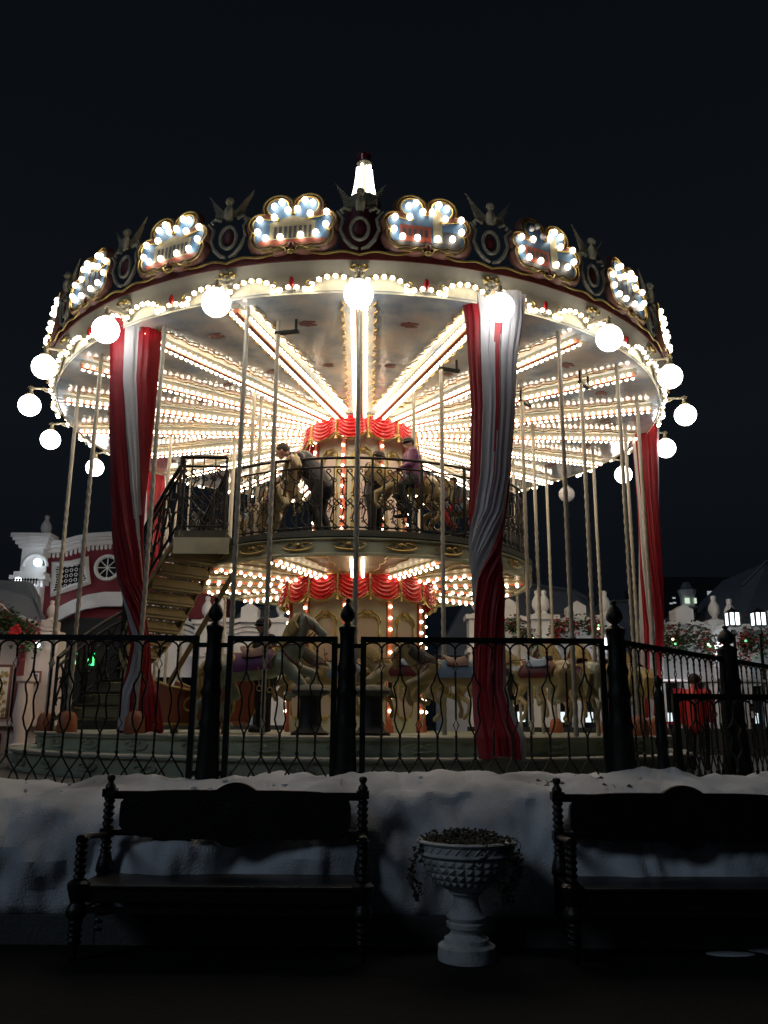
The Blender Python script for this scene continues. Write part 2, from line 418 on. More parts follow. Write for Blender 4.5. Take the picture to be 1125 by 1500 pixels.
# ------------------------------------------------------------ urn with ivy
t = thing('planter_urn', 'white pedestal urn with diamond studs and trailing ivy between the two benches', 'planter', (.57, 6.22, 0))
b = MB()
pf = [(0,0),(.19,0),(.193,.02),(.19,.085),(.175,.095),(.15,.10),(.147,.13),(.12,.145),(.105,.165),(.11,.185),(.13,.20),(.133,.225),(.118,.238),(.13,.25),(.132,.265),(.11,.285),(.092,.325),(.08,.375),(.088,.395),(.115,.41),(.11,.42)]
b.lathe(pf, 48)
bowl = [(.11,.42),(.17,.455),(.225,.505),(.262,.555),(.287,.60),(.296,.645),(.318,.653),(.324,.662),(.316,.672),(.305,.678),(.308,.722),(.322,.728),(.328,.738),(.318,.748),(.298,.748),(.29,.72),(.28,.70),(0,.70)]
b.lathe(bowl, 56)
for row, (r0, z0, r1, z1) in enumerate([(.262,.552,.285,.597),(.285,.597,.295,.642),(.228,.508,.262,.552),(.18,.463,.228,.508)]):
    n = 30
    for i in range(n):
        a0, a1, am = 2*pi*i/n, 2*pi*(i+1)/n, 2*pi*(i+.5)/n
        rm = (r0+r1)/2+.024
        b.add([(r0*cos(a0)*1.01, r0*sin(a0)*1.01, z0), (r0*cos(a1)*1.01, r0*sin(a1)*1.01, z0), (r1*cos(a1)*1.01, r1*sin(a1)*1.01, z1), (r1*cos(a0)*1.01, r1*sin(a0)*1.01, z1), (rm*cos(am), rm*sin(am), (z0+z1)/2-.004)],
              [(0,1,4),(1,2,4),(2,3,4),(3,0,4)])
for i in range(30):
    a0, a1 = 2*pi*i/30, 2*pi*(i+.6)/30
    b.tube([(.309*cos(a0), .309*sin(a0), .682), (.309*cos(a1), .309*sin(a1), .718)], .006, 4)
b.build('urn_body', M['urn'], t)
b = MB(); b.ball((0,0,.69), .28, 3, (1,1,.2)); b.build('soil', M['soil'], t)
b = MB()
def leaf(b, p, s):
    a = random.uniform(0, 6.28); u = V((cos(a), sin(a), random.uniform(-.7, .7))).normalized(); v_ = u.orthogonal().normalized()
    w_ = u.cross(v_); b.add([p, p+u*s*.5+v_*s*.42, p+u*s*1.05+w_*s*.15, p+u*s*.5-v_*s*.42], [(0,1,2),(0,2,3)])
for k in range(620):
    a = random.uniform(0, 2*pi); r = .29*math.sqrt(random.random()); p = V((r*cos(a), r*sin(a), .74+.045*(1-r/.3)+random.uniform(-.03, .035)))
    leaf(b, p, random.uniform(.018, .036))
def strand(a, L, n, wob=.03, out=.35):
    p = V((.3*cos(a), .3*sin(a), .745)); pts = [p*1.0]
    for i in range(1, 14):
        t_ = i/13; r = .3+.05*min(1, t_*4)+wob*sin(t_*7+a*3)
        pts.append(V((r*cos(a+.1*sin(t_*5)), r*sin(a+.1*sin(t_*5)), .755-L*t_**1.2+.02*min(1, t_*5))))
    b.tube(pts, .0025, 4)
    for i in range(n):
        k = random.random()**.8*(len(pts)-1.01); q = pts[int(k)].lerp(pts[int(k)+1], k % 1)
        leaf(b, q+V((random.uniform(-.02,.02), random.uniform(-.02,.02), random.uniform(-.02,.02))), random.uniform(.022, .042))
for a, L, n in ((3.25,.42,46),(3.4,.38,52),(-.5,.46,50),(-.62,.38,56),(-.75,.40,50),(-.9,.32,44),(-.1,.30,16),(.1,.24,12),(-1.3,.14,22)): strand(a, L, n)
b.build('ivy', M['ivy'], t, smooth=False)

# ------------------------------------------------------------ iron fence
PI_ = M['iron']
def collar(b, x, z, s=1): b.lathe([(.008,-.016*s),(.014*s,-.008*s),(.012*s,0),(.015*s,.008*s),(.008,.016*s)], 8, (x, 0, z))
def diamond(b, x, z, w_=.026, h=.052, q=.006):
    b.tube([(x, 0, z+h), (x+w_, 0, z), (x, 0, z-h), (x-w_, 0, z)], q, 5, closed=True)
def baluster(kind, dx, ztop=2.245, low=0.98, S=1.0):
    b = MB(); r = .0098; q = lambda z: ztop-(2.245-z)*S
    if kind == 0:
        b.tube([(0,0,q(2.17)),(0,0,q(2.085))], r, 6)
        diamond(b, 0, q(2.03)); b.tube([(0,0,q(1.98)),(0,0,q(1.55))], r, 6); diamond(b, 0, q(1.50)); b.tube([(0,0,q(1.45)),(0,0,q(1.21))], r, 6)
    else:
        b.tube([(0,0,q(2.17)),(0,0,q(1.97))], r, 6)
        for s in (-1, 1):
            b.tube([(0,0,q(1.98)),(s*.022,0,q(1.90)),(s*.058,0,q(1.84)),(s*.052,0,q(1.80)),(s*.034,0,q(1.74)),(s*.030,0,q(1.68)),(s*.040,0,q(1.60)),(s*.050,0,q(1.54)),(s*.03,0,q(1.47)),(0,0,q(1.41))], r*.9, 6)
        b.tube([(0,0,q(1.41)),(0,0,q(1.21))], r, 6)
    collar(b, 0, q(2.155)); collar(b, 0, q(1.96), .9); collar(b, 0, q(1.40)); collar(b, 0, q(1.245), 1.25); collar(b, 0, q(2.10), .8)
    for s in (-1, 1):
        b.tube([(0,0,q(1.22)),(s*dx*.25,0.004*s,q(1.15)),(s*dx*.62,.007*s,q(1.06)),(s*dx*.95,.007*s,low),(s*dx*1.0,.007*s,low-.06)], r*.85, 5)
    return b.build('baluster', PI_)
def panel(fence, x0, x1, y, ztop=2.285, S=1.0, off=0, zl=.92):
    w_ = x1-x0; n = max(2, round(w_/.168)); dx = w_/n
    b = MB(); b.box(x0, x1, -.02, .02, ztop-.045, ztop+.005); b.box(x0, x1, -.018, .018, zl-.05, zl-.01)
    for x in (x0, x1): b.box(x-.026, x+.026, -.024, .024, zl-.15, ztop+.006)
    for i in range(n):
        c = x0+dx*(i+.5); b.tube([(c+dx*.5*cos(pi*k/12), 0, ztop-.115+.068*sin(pi*k/12)) for k in range(13)], .0098, 6)
    fr = b.build('fence_panel', PI_, fence, smooth=False)
    protos = {}
    for i in range(1, n):
        k = (i+off) % 2
        if k not in protos:
            o = baluster(k, dx, ztop-.04, .93 if S == 1 else zl+.03, S); protos[k] = o
        else:
            o = protos[k].copy(); col.objects.link(o)
        o.parent = fr; o.location = (x0+dx*i, 0, 0)
    return fr
postprof = [(0,.75),(.13,.75),(.125,1.0),(.112,1.3),(.104,1.46),(.118,1.50),(.104,1.54),(.10,1.74),(.116,1.78),(.096,1.83),(.090,1.94),(.104,1.99),(.086,2.05),(.078,2.2),(.080,2.30),(.088,2.34),(.094,2.36),(.092,2.378),(.060,2.40),(.034,2.415)]
fin = [(.034,2.41),(.030,2.425),(.052,2.44),(.074,2.465),(.080,2.49),(.070,2.53),(.045,2.575),(.022,2.60),(.016,2.606),(.026,2.618),(.028,2.63),(.020,2.645),(0,2.65)]
def fpost(fence, x, s=1.0, dz=0, y=0):
    b = MB(); b.lathe([(r*s, z+dz) for r, z in postprof], 10, (x, y, 0)); o = b.build('fence_post', PI_, fence)
    b = MB(); b.lathe([(r*s, z+dz) for r, z in fin], 16, (x, y, 0)); b.build('finial', PI_, o)
fence = thing('iron_fence', 'black wrought iron fence with domed posts standing behind the snow bank', 'fence', (0, 8.0, 0))
for x in (-1.56, -.33, 2.155): fpost(fence, x, .88 if x < 2 else 1.0)
for x in (-5.6,): fpost(fence, x)
panel(fence, -5.35, -1.725, 0, off=0); panel(fence, -1.41, -.445, 0, off=0); panel(fence, -.18, 2.02, 0, off=1)
b = MB()
for x0, x1 in ((-1.72,-1.42),(-.44,-.19),(2.03,2.2)): b.box(x0, x1, -.02, .02, 2.185, 2.225); b.box(x0, x1, -.02, .02, 1.05, 1.09)
b.build('link_rail', PI_, fence, smooth=False)
# the leg that runs back towards the right
f2 = thing('iron_fence', 'black iron fence leg running back to a thick domed post at right', 'fence', (2.155, 8.02, 0), atan2(10.1-8.0, 4.0-2.155))
panel(f2, .14, 2.66, 0, off=1)
fpost(f2, 2.86, 1.3, .02)
f2b = panel(f2, 3.1, 5.2, 0)
# low gate in front of it
f3 = thing('low_iron_gate', 'low black iron gate with arched scrollwork in the lower right corner of the fence', 'gate', (2.62, 7.86, 0), R(1))
panel(f3, 0, 2.4, 0, ztop=1.785, S=.62)
b = MB(); b.lathe([(0,.8),(.085,.8),(.08,1.0),(.05,1.2),(.042,1.3),(.06,1.36),(.045,1.42),(.036,1.6),(.045,1.72),(.05,1.78),(.03,1.82),(.022,1.84),(.036,1.87),(.038,1.89),(.026,1.93),(0,1.96)], 14, (-.13, .05, 0)); b.build('fence_post', PI_, f3)
# ------------------------------------------------------------ the carousel
car = thing('carousel', 'two storey carousel with a round lit canopy, warm bulbs and gilded rim', 'carousel', (AX, AY, 0))
def stuff(o): o['kind'] = 'stuff'; return o
def rep(o, angs):
    "copy a part and its sub-parts round the axis"
    r = [o]; o.rotation_euler.z = R(angs[0])
    for a in angs[1:]:
        c = copy_tree(o, o.parent); c.rotation_euler.z = R(a); r.append(c)
    return r
def circ(r, a, z): return V((r*sin(R(a)), -r*cos(R(a)), z))
# platform
b = MB()
b.lathe([(0,FZ),(5.16,FZ),(5.19,FZ-.004),(5.24,FZ-.02),(5.24,FZ-.05),(5.19,FZ-.06),(5.18,1.14),(5.20,1.135)], 120)
b.lathe([(5.2,1.135),(5.54,1.135),(5.57,1.12),(5.57,1.09),(5.52,1.08),(5.50,.90),(5.54,.88),(5.54,TZ-.02)], 120)
b.build('platform', M['creamgreen'], car)
b = MB(); b.lathe([(5.06,FZ+.004),(5.235,FZ+.004),(5.252,FZ-.01),(5.252,FZ-.03)], 120)
b.lathe([(5.53,1.142),(5.575,1.13),(5.582,1.11)], 120); b.build('edge_trim', M['brassdull'], car)
def motif(b, r, z, s, fl=.012):
    f = lambda x, zz: V(((r+.012)*sin(x/r), -(r+.012)*cos(x/r), z+zz))
    b.tube([f(s*.24*cos(pi+pi*k/10), s*.075*sin(pi+pi*k/10)) for k in range(11)], [fl*(.5+sin(pi*k/10)) for k in range(11)], 5)
    for q in (-1, 1):
        b.tube([f(q*s*(.12+.05*cos(t)), s*(.02+.05*sin(t))) for t in [i*.6 for i in range(9)]], fl*.7, 5)
        b.tube([f(q*s*.05, 0), f(q*s*.10, s*.045), f(q*s*.19, s*.03), f(q*s*.24, s*.0)], fl*.8, 5)
    b.ball(f(0, .01*s), .045*s, 2, (1, .4, .8), rot=None)
b = MB()
for a in range(0, 360, 10): 
    if True:
        bb = MB(); motif(bb, 5.19, 1.245, .8, .011); b.add(bb.v, bb.f, rotz(R(a)))
        bb = MB(); motif(bb, 5.51, .985, .7, .010); b.add(bb.v, bb.f, rotz(R(a+5)))
b.build('relief_ornament', M['creamgreen'], car)
# lower column
def column(z0, z1, r, n, ph, name):
    rot = R(ph)
    b = MB(); b.lathe([(r, z0), (r, z1)], n, ph=rot); o = b.build(name, M['column'], car, smooth=False)
    pil = MB(); w_ = .045
    pil.box(-w_, w_, -r-.035, -r+.05, z0+.002, z1-.002); pil.box(-w_-.02, w_+.02, -r-.05, -r+.04, z0+.004, z0+.12)
    p = pil.build('pilaster', M['orange'], o, smooth=False)
    bb = MB(); k = z0+.35
    while k < z1-.35: bb.ball((0, -r-.055, k), .028, 1); k += .19
    stuff(bb.build('light_string', M['bulb'], p))
    rep(p, [ph+360*i/n for i in range(n)])
    ap = r*cos(pi/n); hw = r*sin(pi/n)-.16; h0, h1 = z0+.25, z1-.68
    fr = MB(); y = -ap-.012
    pts = []
    for k in range(48):
        t_ = 2*pi*k/48; q = (abs(cos(t_))**5+abs(sin(t_))**5)**(-.2)
        pts.append((hw*cos(t_)*q*(1+.03*cos(6*t_)), y-.012, (h0+h1)/2+(h1-h0)/2*sin(t_)*q))
    fr.tube(pts, [.016+.008*sin(k*1.9) for k in range(48)], 6, closed=True)
    for s in (-1, 1):
        fr.tube([(s*x_, y-.014, z_) for x_, z_ in ((0,h1+.08),(.06,h1+.10),(.10,h1+.06),(.15,h1+.035),(hw*.9,h1+.005),(hw*1.08,h1-.08),(hw*1.0,h1-.14))], [.014,.018,.014,.018,.014,.018,.01], 6)
        fr.tube([(s*hw*1.05, y-.012, h0+.25+.04*k) for k in range(8)], [.012+.01*(k % 2) for k in range(8)], 6)
    fr.ball((0, y-.01, h1+.06), .055, 2, (1.2, .4, .9)); fr.ball((0, y-.01, h0-.03), .05, 2, (1.6, .4, .7))
    g = fr.build('panel_frame', M['gold'], o)
    pk = MB(); out = [(p_[0]*.97, p_[2]) for p_ in pts]; pk.prism(out, y+.006, y+.03)
    pk.build('painted_panel', M['pink'], g, smooth=False)
    fl = MB()
    for k in range(26):
        a_ = random.uniform(0, 6.28); rr = random.uniform(0, .1)
        fl.ball((rr*cos(a_), y+.004, (h0+h1)/2+.22*random.uniform(-1, 1)*1.0), random.uniform(.008, .022), 1, (1, .25, 1))
    fl.tube([(0, y, (h0+h1)/2-.3), (.03, y, (h0+h1)/2), (-.02, y, (h0+h1)/2+.3)], .006, 4)
    fl.build('painted_flowers', M['maroonwood'], g)
    rep(g, [ph+360*(i+.5)/n for i in range(n)])
    return o
column(FZ, 3.94, 1.20, 10, -9+.6, 'lower_column')
column(DZ, CZ, .87, 8, -18, 'upper_column')
def valance(r, z1, z0, n, ph):
    b = MB(); gd = MB(); N, K = 16, 40; hw = pi/n; rc = r*cos(hw)
    P = lambda u, zz, off: V(((r*sin(hw)*u), -(rc+off), zz))
    vs = []; fs = []
    for i in range(N+1):
        u = -1+2*i/N; s = 1-u*u; bot = z0+.10-.10*s
        for k in range(K+1):
            t_ = k/K; zz = z1+(bot-z1)*t_
            rid = abs(sin((t_-.30*s*(1-.35*t_))*pi*5.5))**.8
            vs.append(P(u, zz, +.02+.045*rid*min(1, s*2.2)+.05*t_-.03*(1-min(1, s*3))))
    for i in range(N):
        for k in range(K): fs.append((i*(K+1)+k, (i+1)*(K+1)+k, (i+1)*(K+1)+k+1, i*(K+1)+k+1))
    b.add(vs, fs); o = b.build('valance', M['red'], car)
    gd.tube([P(-1+2*i/N, z0+.08-.10*(1-(-1+2*i/N)**2), .085) for i in range(N+1)], .024, 6, flat=.6)
    gd.tube([P(-1+2*i/N, z0+.115-.10*(1-(-1+2*i/N)**2), .08) for i in range(N+1)], .012, 6)
    gd.tube([P(-1+2*i/N, z1-.01, .05) for i in range(N+1)], .014, 6)
    m = int((z1-z0)/.035)
    for k in range(m):
        zz = z1-.02-(z1-z0-.1)*k/m; gd.ball(P(-1, zz, .055), .022, 1, (1, 1, .8)); 
    gd.lathe([(.012,.1),(.022,.08),(.012,.06),(.03,-.03),(0,-.035)], 8, P(-1, z0+.02, .07)); gd.build('gold_fringe', M['gold'], o)
    rep(o, [ph+360*(i+.5)/n for i in range(n)])
valance(1.34, 3.97, 3.52, 16, 9.5)
valance(1.06, 6.86, 6.43, 12, 8)
# upper deck
b = MB()
b.lathe([(.8,DZ),(3.10,DZ),(3.14,DZ-.01),(3.14,DZ-.10),(3.09,DZ-.115)], 96); b.build('upper_deck', M['darkdeck'], car)
b = MB(); b.lathe([(3.09,DZ-.11),(3.13,DZ-.12),(3.13,DZ-.135),(3.09,DZ-.15),(3.08,3.97),(3.12,3.955),(3.12,3.93),(3.06,3.915),(3.02,3.93),(3.0,4.0)], 96)
fa = b.build('deck_fascia', M['fasciagreen'], car)
g = MB(); motif(g, 3.10, 4.075, 1.0, .012); rep(g.build('relief_ornament', M['gold'], fa), [i*14.4-1 for i in range(25)])
b = MB(); b.lathe([(3.04,3.96),(1.1,3.98)], 96); ud = b.build('deck_ceiling', M['underdeck'], car)
b = MB(); b.box(-.075, .075, -3.0, -1.3, 3.92, 3.955); bm_ = b.build('deck_beam', M['underdeck'], ud, smooth=False)
b = MB(); b.box(-.025, .025, -2.98, -1.32, 3.885, 3.918); b.build('beam_strip', M['orange'], bm_, smooth=False)
b = MB()
for k in range(9):
    for s in (-1, 1): b.ball((s*.085, -1.42-.18*k, 3.89), .031, 1)
stuff(b.build('light_string', M['bulbdeck'], bm_))
rep(bm_, [PH+360/14*i for i in range(14)])
b = MB()
for s in (-1, 1): b.tube([(s*(.05+.12*k/8+.03*sin(k*2)), -1.5-.17*k, 3.955) for k in range(9)], .012, 5)
b.ball((0, -2.8, 3.965), .09, 2, (1.6, 1, .2)); rep(b.build('ceiling_relief', M['gold'], ud), [PH+360/14*(i+.5) for i in range(14)])
# railing
def bend(pts, r=3.06): return [V((r*sin(p[0]/r), -r*cos(p[0]/r), p[2])) for p in pts]
def scroll(b, x0, z0, x1, z1, r=.012, rad=3.06, f=None):
    f = f or (lambda q: bend(q, rad))
    dx, dz = x1-x0, z1-z0
    mid = [(x0+dx*t_+.05*sin(2*pi*t_)*(1 if dz < 0 else -1), 0, z0+dz*t_) for t_ in [i/12 for i in range(13)]]
    b.tube(f(mid), r, 5)
    s = 1 if dx > 0 else -1
    b.tube(f(spiral(x0+s*.045, z0-.0, .045, .012, pi if s > 0 else 0, (pi if s > 0 else 0)-s*4.6)), r*.85, 5)
    b.tube(f(spiral(x1-s*.045, z1+.0, .045, .012, 0 if s > 0 else pi, (0 if s > 0 else pi)-s*4.6)), r*.85, 5)
    for t_, q in ((.3, 1), (.7, -1)):
        cx, cz = x0+dx*t_, z0+dz*t_
        b.tube(f([(cx, 0, cz), (cx+q*.04, 0, cz+q*.05), (cx+q*.075, 0, cz+q*.03)]+spiral(cx+q*.07, cz-q*.0, .032, .01, pi/2*q, pi/2*q-4.5*q)), r*.8, 5)
def railpanel(width, zb, zt, name='railing_panel'):
    b = MB(); b.box(-.018, .018, -3.085, -3.045, zb-.02, zt)
    n = 4
    for i in range(n):
        x = .06+i*(width-.12)/n
        scroll(b, x+.01, zt-.2, x+(width-.16)/n+.06, zb+.42)
        scroll(b, x+.02, zb+.45, x+(width-.16)/n+.04, zb+.06)
    for i in range(1, n):
        x = i*width/n; b.tube(bend([(x, 0, zt-.14), (x, 0, zb)]), .009, 5)
    return b
ang = [a for a in [-38+14.4*i for i in range(22)]]
w_ = 3.06*R(14.4)
b = railpanel(w_, DZ, DZ+1.12)
for z, r_ in ((DZ+1.13, .022), (DZ+.985, .016), (DZ+.05, .013)):
    b.tube(bend([(w_*k/8, 0, z) for k in range(9)]), r_, 8)
rep(b.build('railing_panel', M['railiron'], car), ang)
# canopy ceiling
b = MB(); b.lathe([(5.46,6.93),(5.40,CZ),(3.0,CZ+.02),(.8,CZ-.02)], 120)
cl = b.build('ceiling', M['ceiling'], car)
b = MB(); b.box(-.05, .05, -5.32, -1.0, 6.852, CZ+.01)
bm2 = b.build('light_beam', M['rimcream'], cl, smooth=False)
b = MB(); b.box(-.034, .034, -5.3, -1.02, 6.80, 6.850); b.build('beam_strip', M['orange'], bm2, smooth=False)
b = MB()
for k in range(41):
    for s in (-1, 1):
        if random.random() > .025: b.ball((s*.085, -1.12-.103*k, 6.818), .033, 1)
stuff(b.build('light_string', M['bulb'], bm2))
b = MB()
for s in (-1, 1):
    b.tube([(s*(.22+.025*sin(k*1.15)+.012*sin(k*2.9)), -1.35-.05*k, 6.905) for k in range(78)], .012, 5)
b.build('gold_trim', M['gold'], bm2)
rep(bm2, [PH+18*i for i in range(20)])
for (y, s) in ((4.55, .12), (3.1, .08), (2.1, .06)):
    b = MB()
    for k in range(7): b.ball((.75*s*cos(k*.9)*(k > 0), -y+.5*s*sin(k*.9)*(k > 0), 6.928), s*.5, 1, (1.2, .8, .12))
    rep(b.build('painted_rose', M['darkred'], cl), [PH+9+18*i for i in range(20)])
b = MB(); b.lathe([(5.44,7.30),(5.44,6.90)], 120); b.build('inner_fascia', M['cream'], car)
# canopy roof
b = MB(); b.lathe([(5.46,7.33),(5.1,7.45),(4,7.7),(3,8.2),(2,8.75),(1.1,9.6),(.55,10.6),(.34,11.5),(.30,11.9),(0,11.9)], 60)
b.build('canopy_roof', M['darkred'], car)
# rim fascia with scalloped edge
def zlow(u):
    a = abs(((u+.5) % 1)-.5)
    if a < .13: return 6.95+.02*cos(a/.13*pi)
    return 6.93+.175*max(0, sin(pi*(a-.13)/.37))**.55
R0 = 5.50; SA = R(18)
b = MB(); vs = []; fs = []; N = 36
for i in range(N+1):
    u = -.5+i/N; a = u*SA
    for r, z in ((R0-.03, zlow(u)+.0), (R0, zlow(u)), (R0+.01, 7.15), (R0+.03, 7.20), (R0+.06, 7.25), (R0+.09, 7.29)):
        vs.append((r*sin(a), -r*cos(a), z))
    vs.append(((R0-.03)*sin(a), -(R0-.03)*cos(a), 7.27))
K = 7
for i in range(N):
    for k in range(K): fs.append((i*K+k, (i+1)*K+k, (i+1)*K+(k+1) % K, i*K+(k+1) % K))
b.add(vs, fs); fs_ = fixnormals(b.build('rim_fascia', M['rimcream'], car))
b = MB(); b.lathe([(R0+.02,7.295),(R0+.10,7.295),(R0+.09,7.39),(R0+.0,7.39)], 8, a0=-SA/2, a1=SA/2); b.build('red_band', M['darkred'], fs_, smooth=False)
b = MB(); rr = R0+.02
b.tube([(rr*sin(u*SA), -rr*cos(u*SA), zlow(u)+.0) for u in [-.5+i/60 for i in range(61)]], .018, 6)
rr = R0+.13
b.tube([(rr*sin(u*SA), -rr*cos(u*SA), 7.385+.028*sin(abs(u)*2*pi*3+.6)+.03*cos(u*2*pi)) for u in [-.5+i/60 for i in range(61)]], .016, 6)
for s in (-1, 1):
    b.tube([V(((rr-.06)*sin(s*(.13*SA+q[0]/R0)), -(rr-.06)*cos(s*(.13*SA+q[0]/R0)), q[2])) for q in spiral(0, 6.975, .055, .03, pi/2, pi/2+4.5)], .013, 6)
    q0 = spiral(.07, 7.17, .055, .02, pi, pi-5)
    for off in (SA/2,):
        b.tube([V(((rr-.02)*sin(s*(off-q[0]/R0)), -(rr-.02)*cos(s*(off-q[0]/R0)), q[2])) for q in q0], .018, 6)
b.build('gold_trim', M['gold'], fs_)
b = MB(); acc = 0; last = None; u = -.485
while u < .4999:
    a = abs(u); p = V(((R0+.035)*sin(u*SA), -(R0+.035)*cos(u*SA), zlow(u)-.012))
    if last is None or (p-last).length > .108:
        if not (.015 > a): b.ball(p, .036, 1)
        last = p
    u += .002
for s in (-1, 1):
    for (du, dz) in ((.10, -.055), (.145, -.06)): 
        a_ = s*du*SA; b.ball(((R0+.04)*sin(a_), -(R0+.04)*cos(a_), 6.965+dz), .036, 1)
stuff(b.build('light_string', M['bulbbig'], fs_))
b = MB()
for s_ in (-.5,):
    for dx, dz, r_ in ((0,7.16,.045),(.06,7.19,.04),(-.06,7.19,.04),(0,7.23,.03),(.03,7.10,.03),(-.03,7.10,.03)):
        a_ = s_*SA*.999+dx/R0
        b.ball(((R0+.05)*sin(a_), -(R0+.05)*cos(a_), dz), r_, 2, (1,.7,1.2))
b.build('boss', M['bronze'], fs_)
b = MB(); b.ball((0, -R0-.06, 7.02), .045, 2, (.8, .6, 1.7)); b.ball((0,0,0),.001,1) if 0 else None
b.build('jewel', M['red'], fs_)
b = MB()
for k in range(5): b.ball(((k-2)*.025, -R0-.03, 6.92-.012*(2-abs(k-2))), .03, 1, (.6, .5, 1.4))
b.build('shell', M['cream'], fs_)
rep(fs_, [PH+9+18*i for i in range(20)])
# cartouches
BP = [(455,205),(530,155),(597,262),(695,255),(768,150),(850,187),(460,345),(830,325),(310,365),(997,320),(297,520),(995,475),(383,603),(535,603),(743,590),(897,573)]
CI = [(.20,.58,.235),(-.20,.58,.235),(.42,.32,.20),(-.42,.32,.20),(.34,.10,.245),(-.34,.10,.245),(0,.22,.33),(.17,.085,.235),(-.17,.085,.235)]
def radial(cs, cx, cz, n=96, grow=0):
    o = []
    for k in range(n):
        a = 2*pi*k/n; dx, dz = cos(a), sin(a); best = .05
        for (x, z, r) in cs:
            r = r+grow; ox, oz = cx-x, cz-z; B = ox*dx+oz*dz; C = ox*ox+oz*oz-r*r; D = B*B-C
            if D > 0: best = max(best, -B+math.sqrt(D))
        o.append((cx+dx*best, cz+dz*best))
    return o
def paint_a(b):                                # a pale colonnaded hall under a blue sky
    out = [(x, z) for x, z in radial(CI, 0, .3, 72, -.075)]
    b.cur = 0; b.prism(out, -.028, .0)
    b.cur = 1; b.box(-.30, .30, -.036, -.027, .06, .33); b.prism([(-.32,.33),(.32,.33),(0,.45)], -.037, -.027)
    b.cur = 2
    for k in range(8): b.box(-.24+k*.066, -.205+k*.066, -.041, -.035, .08, .27)
    b.cur = 3; b.box(-.44, .44, -.034, -.0275, -.055, .055)
def paint_b(b):                                # reddish block with a pale tower
    out = [(x, z) for x, z in radial(CI, 0, .3, 72, -.075)]
    b.cur = 0; b.prism(out, -.028, .0)
    b.cur = 3; b.box(-.36, .05, -.036, -.027, .04, .30); b.cur = 1; b.box(.08, .20, -.038, -.027, .05, .52); b.prism([(.06,.52),(.22,.52),(.14,.66)], -.038, -.027)
    b.cur = 2; b.box(.22, .44, -.035, -.027, .04, .24); b.box(-.45, .45, -.033, -.0275, -.06, .04)
    for k in range(5): b.box(-.33+k*.075, -.29+k*.075, -.041, -.035, .12, .24)
def paint_c(b):
    out = [(x, z) for x, z in radial(CI, 0, .3, 72, -.075)]
    b.cur = 0; b.prism(out, -.028, .0)
    b.cur = 2; b.box(-.3, .32, -.036, -.027, .02, .26)
    for k in range(4): b.box(-.28+k*.16, -.22+k*.16, -.038, -.027, .26, .42+.05*(k % 2)); 
    b.cur = 1
    for k in range(4): b.prism([(-.29+k*.16,.42+.05*(k % 2)),(-.21+k*.16,.42+.05*(k % 2)),(-.25+k*.16,.5+.05*(k % 2))], -.039, -.028)
def cartouche(painter):
    o = V((0, -R0-.10, 7.485)); T = Matrix.Translation(o+V((0,0,.045))) @ Matrix.Rotation(R(-5), 4, 'X') @ Matrix.Diagonal((1,1,.94,1))
    global T_; T_ = T
    def fin_(b, nm, m, par, smooth=True):
        b.v = [tuple(T @ V(p)) for p in b.v]; return b.build(nm, m, par, smooth)
    b = MB(); A = radial(CI, 0, .3, 96); Bn = radial(CI, 0, .3, 96, -.085)
    n = 96; vs = []; fs = []
    for k in range(n):
        vs += [(A[k][0]*1.04, .03, .3+(A[k][1]-.3)*1.04), (A[k][0], -.03, A[k][1]), (A[k][0]*.965, -.055, .3+(A[k][1]-.3)*.965), (Bn[k][0], -.03, Bn[k][1]), (Bn[k][0], .03, Bn[k][1])]
    for k in range(n):
        j = (k+1) % n
        for q in range(5): fs.append((k*5+q, j*5+q, j*5+(q+1) % 5, k*5+(q+1) % 5))
    b.add(vs, fs); fr = fixnormals(fin_(b, 'cartouche', M['maroonwood'], car))
    b = MB(); painter(b); fin_(b, 'painting', [M['sky_paint'], M['stone_paint'], M['grey_paint'], M['redclay_paint']], fr, False)
    b = MB()
    for gr in (-.035, -.085): 
        q = radial(CI, 0, .3, 96, gr); b.tube([(p[0], -.052, p[1]) for p in q], .012, 5, closed=True)
    for s in (-1, 1):
        b.tube([(q[0], -.05, q[2]) for q in spiral(s*.50, .19, .055, .015, pi/2, pi/2+s*5)], .012, 5)
        b.tube([(s*x_, -.05, z_) for x_, z_ in ((0,-.17),(.06,-.15),(.09,-.09),(.15,-.08),(.22,-.13),(.30,-.12),(.38,-.14))], [.02,.016,.02,.014,.018,.014,.008], 6)
    b.ball((0, -.05, -.15), .05, 2, (1, .6, .7)); fin_(b, 'gold_trim', M['gold'], fr)
    b = MB(); b.ball((0, -.06, -.055), .05, 2, (.75, .5, 1.2)); fin_(b, 'medallion', M['darkred'], fr)
    first = None
    for (x, y) in BP:
        p = T @ V(((x-645)/775, -.075, (690-y)/775-.04))
        if first is None:
            bb = MB(); bb.ball((0,0,0), .041, 2, (1,1,1.1)); first = bb.build('bulb', M['bulbbig'], fr); first.location = p
        else:
            c = first.copy(); col.objects.link(c); c.location = p
    return fr
for i, pt_ in enumerate((paint_a, paint_b, paint_c)):
    fr = cartouche(pt_)
    # front ones: colonnade left of centre, tower right of centre
    ks = [k for k in range(20) if (k == 19 and i == 0) or (k == 0 and i == 1) or (k not in (0, 19) and k % 3 == i)]
    for c_, k in zip(rep(fr, [PH+9+18*k for k in ks]), ks):
        if k == 1:
            for q in [q for q in c_.children if q.name.startswith('bulb')]:
                if any((q.location-(T_ @ V(((x-645)/775, -.075, (690-y)/775-.04)))).length < .01 for x, y in BP[:3]):
                    mm = q.data.copy(); mm.materials[0] = M['globe_off']; q.data = mm; q['label'] = 'unlit bulb'
